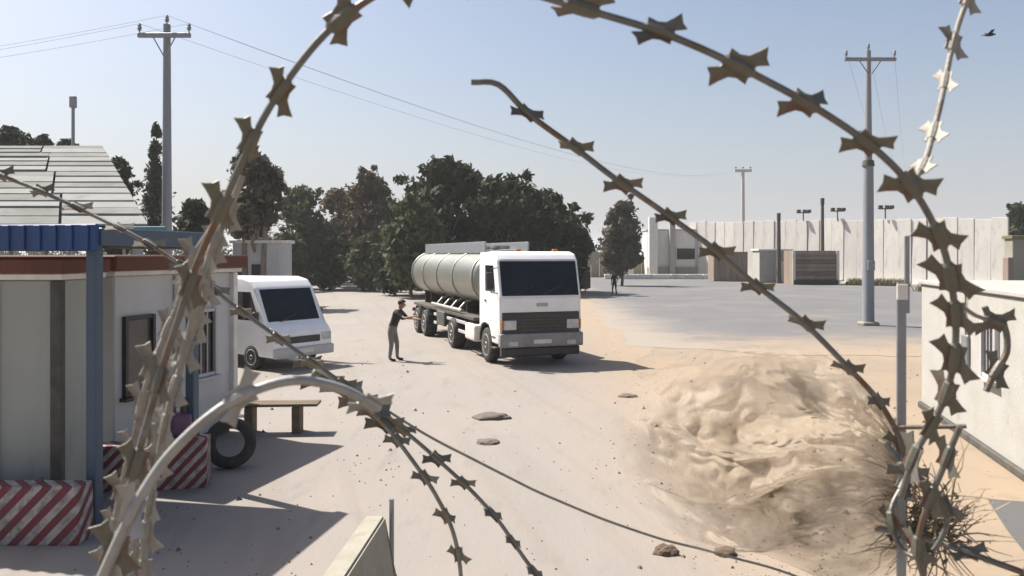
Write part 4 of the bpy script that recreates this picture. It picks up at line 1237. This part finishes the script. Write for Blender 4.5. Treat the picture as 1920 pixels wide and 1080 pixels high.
pv.inputs['Anisotropy'].default_value = 0.2
hn.links.new(pv.outputs[0], hn.nodes['Material Output'].inputs['Volume'])
hz = MB().box((0, 1895, 11.5), (6100, 4300, 25)).build('haze', hm)
tag(hz, 'thin pale daylight haze over the whole yard', 'haze', kind='stuff')

# ------------------------------------------------------------------ bird
bd = empty('bird', at(1855, 66, 40)); tag(bd, 'small dark bird flying in the upper right sky', 'bird')
b = MB(); b.tube([(-0.28, 0, -0.02), (-0.17, 0, 0), (0, 0, 0.02), (0.15, 0, 0.03), (0.22, 0, 0.05), (0.27, 0, 0.05), (0.33, 0, 0.04)], [0.015, 0.05, 0.085, 0.07, 0.05, 0.045, 0.006], 10)
b.build('body', 'hair', bd, smooth=60)
for s in (-1, 1):
    MB().hexa([(0.12, 0, 0.05), (-0.1, 0, 0.04), (-0.12, s * 0.36, 0.16), (0.08, s * 0.34, 0.2), (0.12, 0, 0.065), (-0.1, 0, 0.05), (-0.12, s * 0.36, 0.168), (0.08, s * 0.34, 0.212)]).build('wing', 'hair', bd)
MB().hexa([(-0.24, -0.03, -0.02), (-0.24, 0.03, -0.02), (-0.4, 0.08, -0.03), (-0.4, -0.08, -0.03), (-0.24, -0.03, -0.01), (-0.24, 0.03, -0.01), (-0.4, 0.08, -0.022), (-0.4, -0.08, -0.022)]).build('tail', 'hair', bd)

# ------------------------------------------------------------------ perimeter wall under the wire (just below the frame)
pw = MB().box((0, 1.55, 1.15), (9, 0.28, 2.3), 0.02).build('perimeter_wall', 'concrete')
tag(pw, kind='structure')

# ------------------------------------------------------------------ razor wire
def barb_mesh(name, m, k=1.0, seed=0):
    """a crimped sleeve with four pointed blades, lying along x"""
    rnd = random.Random(seed)
    b = bmesh.new()
    th = 0.0012
    def plate(poly, bend=0.0):
        lo = [b.verts.new((x * k, y * k, (bend * abs(y) - th))) for x, y in poly]
        hi = [b.verts.new((x * k, y * k, (bend * abs(y) + th))) for x, y in poly]
        b.faces.new(lo[::-1]); b.faces.new(hi)
        n = len(poly)
        for i in range(n): b.faces.new((lo[i], lo[(i + 1) % n], hi[(i + 1) % n], hi[i]))
    bd = rnd.uniform(0.15, 0.5)
    for s in (-1, 1):
        plate([(s * x, s * y) for x, y in ((-0.019, 0.004), (0.020, 0.004), (0.023, 0.010), (0.038, 0.017), (0.030, 0.023), (0.024, 0.036), (0.016, 0.026), (0.006, 0.016), (-0.005, 0.013), (-0.020, 0.015))], bd * s * rnd.choice((-1, 1)))
    # sleeve round the core
    rings = []
    for x, r in ((-0.024, 0.0052), (-0.019, 0.0088), (-0.006, 0.0098), (0.006, 0.0098), (0.019, 0.0088), (0.024, 0.0052)):
        rings.append([b.verts.new((x * k, math.cos(2 * PI * j / 8) * r * k, math.sin(2 * PI * j / 8) * r * k * 0.9)) for j in range(8)])
    for a, c in zip(rings, rings[1:]):
        for j in range(8): b.faces.new((a[j], a[(j + 1) % 8], c[(j + 1) % 8], c[j]))
    b.faces.new(rings[0][::-1]); b.faces.new(rings[-1])
    bmesh.ops.recalc_face_normals(b, faces=b.faces[:])
    me = bpy.data.meshes.new('barb'); b.to_mesh(me); b.free()
    me.materials.append(M[m])
    return me
BARBS = [barb_mesh('barb', 'barb', 1.0, s) for s in range(4)]
BARBS_D = [barb_mesh('barb', 'dusty_wire', 1.0, s + 9) for s in range(3)]
BARBS_G = [barb_mesh('barb', 'sunlit_wire', 1.0, s + 20) for s in range(2)]

def strand(pts, label, r=0.0042, m='wire', barbs=BARBS, spacing=0.10, start=0.05, bs=1.0, seed=0, group='razor wire strands', cat='razor wire', spots=None, rest=False, jitter=0.002):
    """a strand of razor wire through points (px, py, metres); barbs face roughly the camera"""
    rnd = random.Random(seed)
    P = catmull([at(*p) for p in pts], 0.012)
    P = [p + Vector((noise.noise(p * 9 + Vector((seed, 0, 0))), noise.noise(p * 9 + Vector((0, seed, 5))), noise.noise(p * 9 + Vector((3, 0, seed))))) * jitter for p in P]
    root = empty('razor_wire', P[len(P) // 2])
    tag(root, label, cat, group)
    o0 = root.location
    b = MB(); b.tube([p - o0 for p in P], r, 7)
    b.build('core_wire', m, root, smooth=60)
    if barbs:
        s, nxt = 0.0, start
        fixed, last = set(), 10 ** 6
        if spots:
            def near(q):
                return min(range(1, len(P) - 1), key=lambda i: (960 + FPX * P[i].x / P[i].y - q[0]) ** 2 + (476 - FPX * (P[i].z - CAM_H) / P[i].y - q[1]) ** 2)
            fixed = {near(q) for q in spots}
            last = min(fixed) - 4 if rest else 0
        for i in range(1, len(P) - 1):
            s += (P[i] - P[i - 1]).length
            if i in fixed: pass
            elif s < nxt or (spots and i > last): continue
            else: nxt += spacing * rnd.uniform(0.86, 1.14)
            t = (P[i + 1] - P[i - 1]).normalized()
            v = (camo.location - P[i]).normalized()
            v = (v - t * v.dot(t)).normalized()
            y = v.cross(t)
            mw = Matrix((t, y, v)).transposed()
            mw = mw @ Matrix.Rotation(rnd.uniform(-0.75, 0.75), 3, 'X')
            mw = mw.to_4x4()
            k = bs * rnd.uniform(0.9, 1.1)
            link_mesh('barb', rnd.choice(barbs), root, mw=Matrix.Translation(P[i] - o0) @ mw @ Matrix.Diagonal((k, k, k, 1)))
    return P

# the great loop the picture is seen through
strand([(196, 1110, 1.12), (232, 960, 1.13), (268, 820, 1.14), (305, 690, 1.15), (338, 590, 1.15), (372, 490, 1.15), (412, 395, 1.14), (462, 290, 1.12), (520, 180, 1.10), (600, 75, 1.08), (690, 0, 1.06), (800, -50, 1.05), (910, -45, 1.04), (1000, -8, 1.04)],
       'big arching razor wire strand rising up the left side to the top edge', r=0.0052, bs=0.98, spacing=0.13, start=0.06, seed=1, rest=True, spots=[(472, 270), (526, 172), (636, 38), (790, -45), (922, -22)])
strand([(960, -22, 1.06), (1085, 14, 1.06), (1240, 62, 1.07), (1380, 122, 1.08), (1508, 190, 1.10), (1622, 264, 1.12), (1706, 345, 1.14), (1758, 440, 1.17), (1786, 545, 1.2), (1792, 640, 1.22), (1780, 720, 1.24), (1752, 785, 1.26), (1716, 850, 1.28), (1690, 930, 1.3)],
       'big razor wire arc sweeping from the top edge down the right side', r=0.0052, bs=0.98, seed=2, spots=[(1085, 14), (1240, 62), (1380, 122), (1508, 190), (1622, 264), (1704, 342), (1762, 445), (1780, 520), (1790, 596), (1790, 672), (1776, 735), (1748, 795), (1712, 862)])
strand([(884, 154, 1.42), (935, 158, 1.42), (990, 212, 1.43), (1080, 280, 1.44), (1165, 342, 1.45), (1260, 410, 1.47), (1345, 473, 1.48), (1425, 540, 1.5), (1512, 608, 1.51), (1590, 690, 1.52), (1650, 756, 1.54), (1690, 830, 1.55), (1700, 900, 1.55)],
       'straight diagonal razor wire with a free cut end crossing the sky to the post', r=0.0056, bs=0.82, seed=3, spots=[(987, 215), (1080, 280), (1165, 342), (1258, 410), (1345, 473), (1422, 540), (1510, 608), (1590, 690), (1648, 755), (1690, 830)])
strand([(1824, -30, 1.3), (1796, 50, 1.29), (1774, 140, 1.27), (1754, 235, 1.24), (1736, 300, 1.2), (1708, 352, 1.16)],
       'short upright razor wire strand at the upper right joining the big arc', r=0.0045, m='dusty_wire', barbs=BARBS_D, bs=0.75, spacing=0.085, start=0.02, seed=4)
strand([(-30, 318, 1.9), (60, 352, 1.9), (160, 396, 1.9), (260, 446, 1.88), (360, 510, 1.86), (430, 565, 1.85), (520, 632, 1.84), (610, 694, 1.83), (680, 752, 1.83), (724, 800, 1.83), (772, 862, 1.84), (818, 930, 1.85), (852, 1005, 1.86), (868, 1110, 1.88)],
       'long razor wire strand from the left edge curving down the bottom middle', r=0.005, bs=0.82, spacing=0.098, start=0.03, seed=5)
strand([(560, 668, 1.95), (640, 722, 1.94), (700, 758, 1.93), (770, 818, 1.92), (832, 872, 1.92), (884, 920, 1.92), (930, 972, 1.93), (972, 1030, 1.94), (1024, 1100, 1.95)],
       'razor wire strand running to the bottom edge, right of the bottom pair', r=0.005, bs=0.82, spacing=0.098, start=0.02, seed=6)
strand([(590, 700, 1.88), (650, 735, 1.87), (690, 765, 1.86), (730, 800, 1.86)], 'short rusty knot of razor wire where the strands cross', r=0.006, bs=1.25, spacing=0.045, start=0.02, seed=7)
strand([(630, 706, 1.9), (760, 792, 1.9), (880, 858, 1.92), (1000, 918, 1.95), (1110, 965, 1.97), (1220, 1004, 2.0), (1330, 1034, 2.02), (1480, 1075, 2.05), (1560, 1110, 2.05)],
       'thin plain grey wire sloping across the lower middle', r=0.0033, m='plainwire', barbs=None, seed=8, cat='wire', group=None)
strand([(176, 1120, 0.95), (236, 985, 0.96), (306, 868, 0.98), (392, 782, 1.0), (480, 732, 1.02), (560, 714, 1.05), (640, 728, 1.08), (700, 760, 1.12)],
       'bright sunlit galvanised razor coil edge curving up from the lower left', r=0.0066, m='sunlit_wire', barbs=BARBS_G, bs=0.9, spacing=0.19, start=0.1, seed=9)
GT = 'dusty razor wire bundle at left'
strand([(455, 330, 1.3), (410, 440, 1.3), (372, 540, 1.3), (352, 640, 1.3), (318, 760, 1.28), (292, 880, 1.27), (272, 1000, 1.26), (268, 1110, 1.25)],
       'dusty grey razor wire strand on the right of the left bundle', r=0.0055, m='dusty_wire', barbs=BARBS_D, bs=0.85, spacing=0.06, seed=10, group=GT)
strand([(400, 425, 1.22), (366, 480, 1.22), (330, 585, 1.22), (282, 700, 1.2), (255, 810, 1.2), (222, 940, 1.2), (200, 1110, 1.2)],
       'dusty grey razor wire strand on the left of the left bundle', r=0.0055, m='dusty_wire', barbs=BARBS_D, bs=0.85, spacing=0.06, seed=11, group=GT)
strand([(430, 370, 1.4), (395, 470, 1.4), (385, 560, 1.4), (345, 660, 1.4), (300, 745, 1.38), (285, 860, 1.36), (240, 930, 1.35), (252, 1030, 1.35), (225, 1110, 1.35)],
       'kinked dusty razor wire strand in the middle of the left bundle', r=0.005, m='dusty_wire', barbs=BARBS_D, bs=0.85, spacing=0.055, seed=12, group=GT)
# right hand knot
GR = 'razor wire knotted round the post at lower right'
strand([(1660, 830, 1.5), (1700, 880, 1.48), (1750, 915, 1.46), (1775, 975, 1.45), (1740, 1040, 1.46), (1690, 1030, 1.5), (1670, 960, 1.52), (1705, 890, 1.55)], 'loop of razor wire round the foot of the thin post', r=0.005, spacing=0.1, bs=0.85, seed=13, group=GR)
strand([(1800, 800, 1.4), (1770, 870, 1.42), (1735, 960, 1.44), (1720, 1040, 1.45), (1745, 1110, 1.45)], 'razor wire strand hanging down right of the post foot', r=0.0055, spacing=0.1, bs=0.9, seed=14, group=GR)
strand([(1640, 990, 1.6), (1720, 1005, 1.55), (1800, 1030, 1.5), (1870, 1056, 1.48), (1950, 1085, 1.46)], 'dark razor wire strand leaving along the bottom right corner', r=0.006, spacing=0.1, bs=0.9, seed=15, group=GR)
strand([(1672, 802, 1.5), (1720, 801, 1.48), (1812, 799, 1.44)], 'short level wire tying the post to the big arc', r=0.0042, m='wire', barbs=None, seed=16, cat='wire', group=None)
strand([(1846, 575, 1.5), (1858, 600, 1.5), (1882, 610, 1.5), (1888, 660, 1.5), (1866, 700, 1.5), (1850, 735, 1.5)], 'hooked scrap of razor wire in front of the white building', r=0.006, spacing=0.1, bs=0.85, start=0.03, seed=17)
strand([(1800, 575, 1.22), (1840, 596, 1.35), (1850, 600, 1.5)], 'short linking wire from the arc to the hooked scrap', r=0.0035, barbs=None, seed=18, cat='wire', group=None)

# steel picket
pk = empty('steel_picket', (at(1690, 900, 1.56).x, 1.56, 2.3)); tag(pk, 'thin grey steel picket post standing in the wire at right', 'post')
zt = at(1690, 530, 1.56).z - 2.3
zt2 = at(1690, 442, 1.56).z - 2.3
MB().box((0, 0, zt / 2), (0.018, 0.005, zt), 0.001).box((0, 0.0075, zt / 2), (0.005, 0.012, zt - 0.001)).build('shaft', 'greysteel', pk)
MB().box((0.012, 0.002, (zt + zt2) / 2 - 0.03), (0.010, 0.004, zt2 - zt + 0.06), 0.001).build('tip', 'greysteel', pk)
MB().box((0, -0.004, zt - 0.018), (0.021, 0.004, 0.03), 0.001).build('cap', 'trim', pk)

# ------------------------------------------------------------------ plastic sheet caught on the wire
def plastic():
    tie = Vector((1702, 888, 1.58))
    rim = [(1700, 1062, 1.56), (1570, 1078, 1.62), (1400, 1052, 1.72), (1270, 1010, 1.82), (1190, 945, 1.92), (1150, 862, 2.0), (1158, 780, 2.06), (1230, 712, 2.08), (1330, 655, 2.06), (1440, 640, 1.98), (1540, 668, 1.88), (1620, 735, 1.74), (1684, 800, 1.64)]
    nu, nv = 330, 150
    def rimpt(u):
        f = u * (len(rim) - 1); i = min(int(f), len(rim) - 2); f -= i
        a = rim[max(i - 1, 0)]; b_ = rim[i]; c = rim[i + 1]; d = rim[min(i + 2, len(rim) - 1)]
        return Vector([0.5 * ((2 * b_[k]) + (c[k] - a[k]) * f + (2 * a[k] - 5 * b_[k] + 4 * c[k] - d[k]) * f * f + (3 * b_[k] - a[k] - 3 * c[k] + d[k]) * f ** 3) for k in range(3)])
    vs, fs = [], []
    for j in range(nv):
        v = j / (nv - 1)
        for i in range(nu):
            u = i / (nu - 1)
            rp = rimpt(u)
            ragged = 1 + 0.05 * noise.noise(Vector((u * 14, 2, 0))) + 0.025 * noise.noise(Vector((u * 50, 5, 0)))
            k = 0.02 + 0.98 * v * ragged
            # rays bend as they leave the knot, like cloth falling away from where it hangs
            p = tie.lerp(rp, k)
            p.y += 60 * math.sin(PI * v) * (0.6 - u) * 0.9 + 14 * math.sin(v * 9 + u * 5)
            w_ = u + 0.10 * noise.noise(Vector((v * 2.2, u * 3, 1.3))) + 0.02 * noise.noise(Vector((v * 7, u * 9, 4)))
            fold = 0.42 * math.sin(w_ * 2 * PI * 3.7 + 0.6) + 0.22 * math.sin(w_ * 2 * PI * 8.3 + 2 + v * 2)
            amp = 0.13 * min(1, v * 2.2) * (0.7 + 0.6 * noise.noise(Vector((u * 4, v * 3, 9))))
            def rg(a, b_, c):
                return 1 - 2 * abs(noise.noise(Vector((a, b_, c))))
            wx = 0.25 * noise.noise(Vector((u * 5, v * 4, 3)))
            crease = 0.075 * v * rg(u * 7 + wx, v * 4 + wx, 2.5) + 0.042 * v * rg(u * 15 + wx * 3, v * 8, 7.5) + 0.018 * rg(u * 34, v * 20 + wx * 4, 1.5)
            D = p.z + fold * amp + crease - 0.20 * math.sin(PI * v) * math.sin(PI * u) + 0.26 * math.exp(-((u - 0.66) / 0.09) ** 2 - ((v - 0.58) / 0.2) ** 2)
            q = at(p.x, p.y, D)
            q += Vector((0, 0, 0.018 * math.sin(w_ * 2 * PI * 6 + v * 4) * v + 0.015 * noise.noise(Vector((u * 13, v * 9, 11))) * v))
            vs.append(tuple(q))
    for j in range(nv - 1):
        for i in range(nu - 1):
            a = j * nu + i
            fs.append((a, a + 1, a + nu + 1, a + nu))
    me = mesh_py('plastic_sheet', vs, fs, 'plastic')
    uv = me.uv_layers.new(name='UVMap')
    for lp in me.loops:
        uv.data[lp.index].uv = ((lp.vertex_index % nu) / (nu - 1), (lp.vertex_index // nu) / (nv - 1))
    for p in me.polygons: p.use_smooth = True
    o = link_mesh('plastic_sheet', me)
    tag(o, 'crumpled dusty translucent plastic sheet caught on the razor wire at lower right', 'plastic sheet')
    return o
M['plastic'] = mat('dusty plastic film', (0.446, 0.394, 0.317), (0.343, 0.274, 0.197), rough=0.55, scale=2.6, bump=0.35, bscale=26, trans=0.45, alpha=0.75, c3=(0.232, 0.171, 0.111), s3=4, t3=(0.5, 0.7))
n = M['plastic'].node_tree                      # the film is dusty in patches and nearly clear in others
mx = n.nodes['Material Output'].inputs[0].links[0].from_node
tc = n.nodes.new('ShaderNodeTexCoord')
nz = n.nodes.new('ShaderNodeTexNoise'); nz.inputs['Scale'].default_value = 5.5; nz.inputs['Detail'].default_value = 6
mr = n.nodes.new('ShaderNodeMapRange')
mr.inputs[1].default_value = 0.36; mr.inputs[2].default_value = 0.60; mr.inputs[3].default_value = 0.38; mr.inputs[4].default_value = 0.94
n.links.new(tc.outputs['Object'], nz.inputs['Vector']); n.links.new(nz.outputs[0], mr.inputs[0])
sp = n.nodes.new('ShaderNodeSeparateXYZ'); n.links.new(tc.outputs['UV'], sp.inputs[0])
ed = n.nodes.new('ShaderNodeMapRange')          # stretched thin and clear towards the torn rim
ed.inputs[1].default_value = 0.66; ed.inputs[2].default_value = 1.0; ed.inputs[3].default_value = 1.0; ed.inputs[4].default_value = 0.15
n.links.new(sp.outputs[1], ed.inputs[0])
ml = n.nodes.new('ShaderNodeMath'); ml.operation = 'MULTIPLY'
n.links.new(mr.outputs[0], ml.inputs[0]); n.links.new(ed.outputs[0], ml.inputs[1]); n.links.new(ml.outputs[0], mx.inputs[0])
plastic()

# dry tumbleweed at the foot of the post
def tumbleweed(c, r, n, label, seed):
    rnd = random.Random(seed)
    root = empty('dry_tumbleweed', c); tag(root, label, 'dry weed')
    b = MB()
    for _ in range(n):
        d = Vector((rnd.gauss(0, 1), rnd.gauss(0, 0.8), rnd.gauss(0, 1))).normalized()
        p = Vector((rnd.uniform(-.3, .3), rnd.uniform(-.3, .3), rnd.uniform(-.6, .3))) * r
        pts = [p]
        for k in range(5):
            d = (d + Vector((rnd.uniform(-.5, .5), rnd.uniform(-.5, .5), rnd.uniform(-.5, .5)))).normalized()
            p = p + d * r * 0.24
            pts.append(p)
        b.tube(pts, [0.0022, 0.002, 0.0018, 0.0014, 0.001, 0.0005], 3, cap=False)
    b.build('twigs', 'twig', root)
    vs, fs = [], []
    leaf_blob(vs, fs, Vector((0, 0, -r * 0.1)), r * 0.8, int(n * 2.2), 0.009, rnd)
    tag(link_mesh('leaves', mesh_py('leaves', [tuple(v) for v in vs], fs, 'drygrass'), root), kind='stuff')
tumbleweed(at(1742, 965, 1.6), 0.12, 110, 'dry brown tumbleweed tangled in the wire at the foot of the thin post', 5)
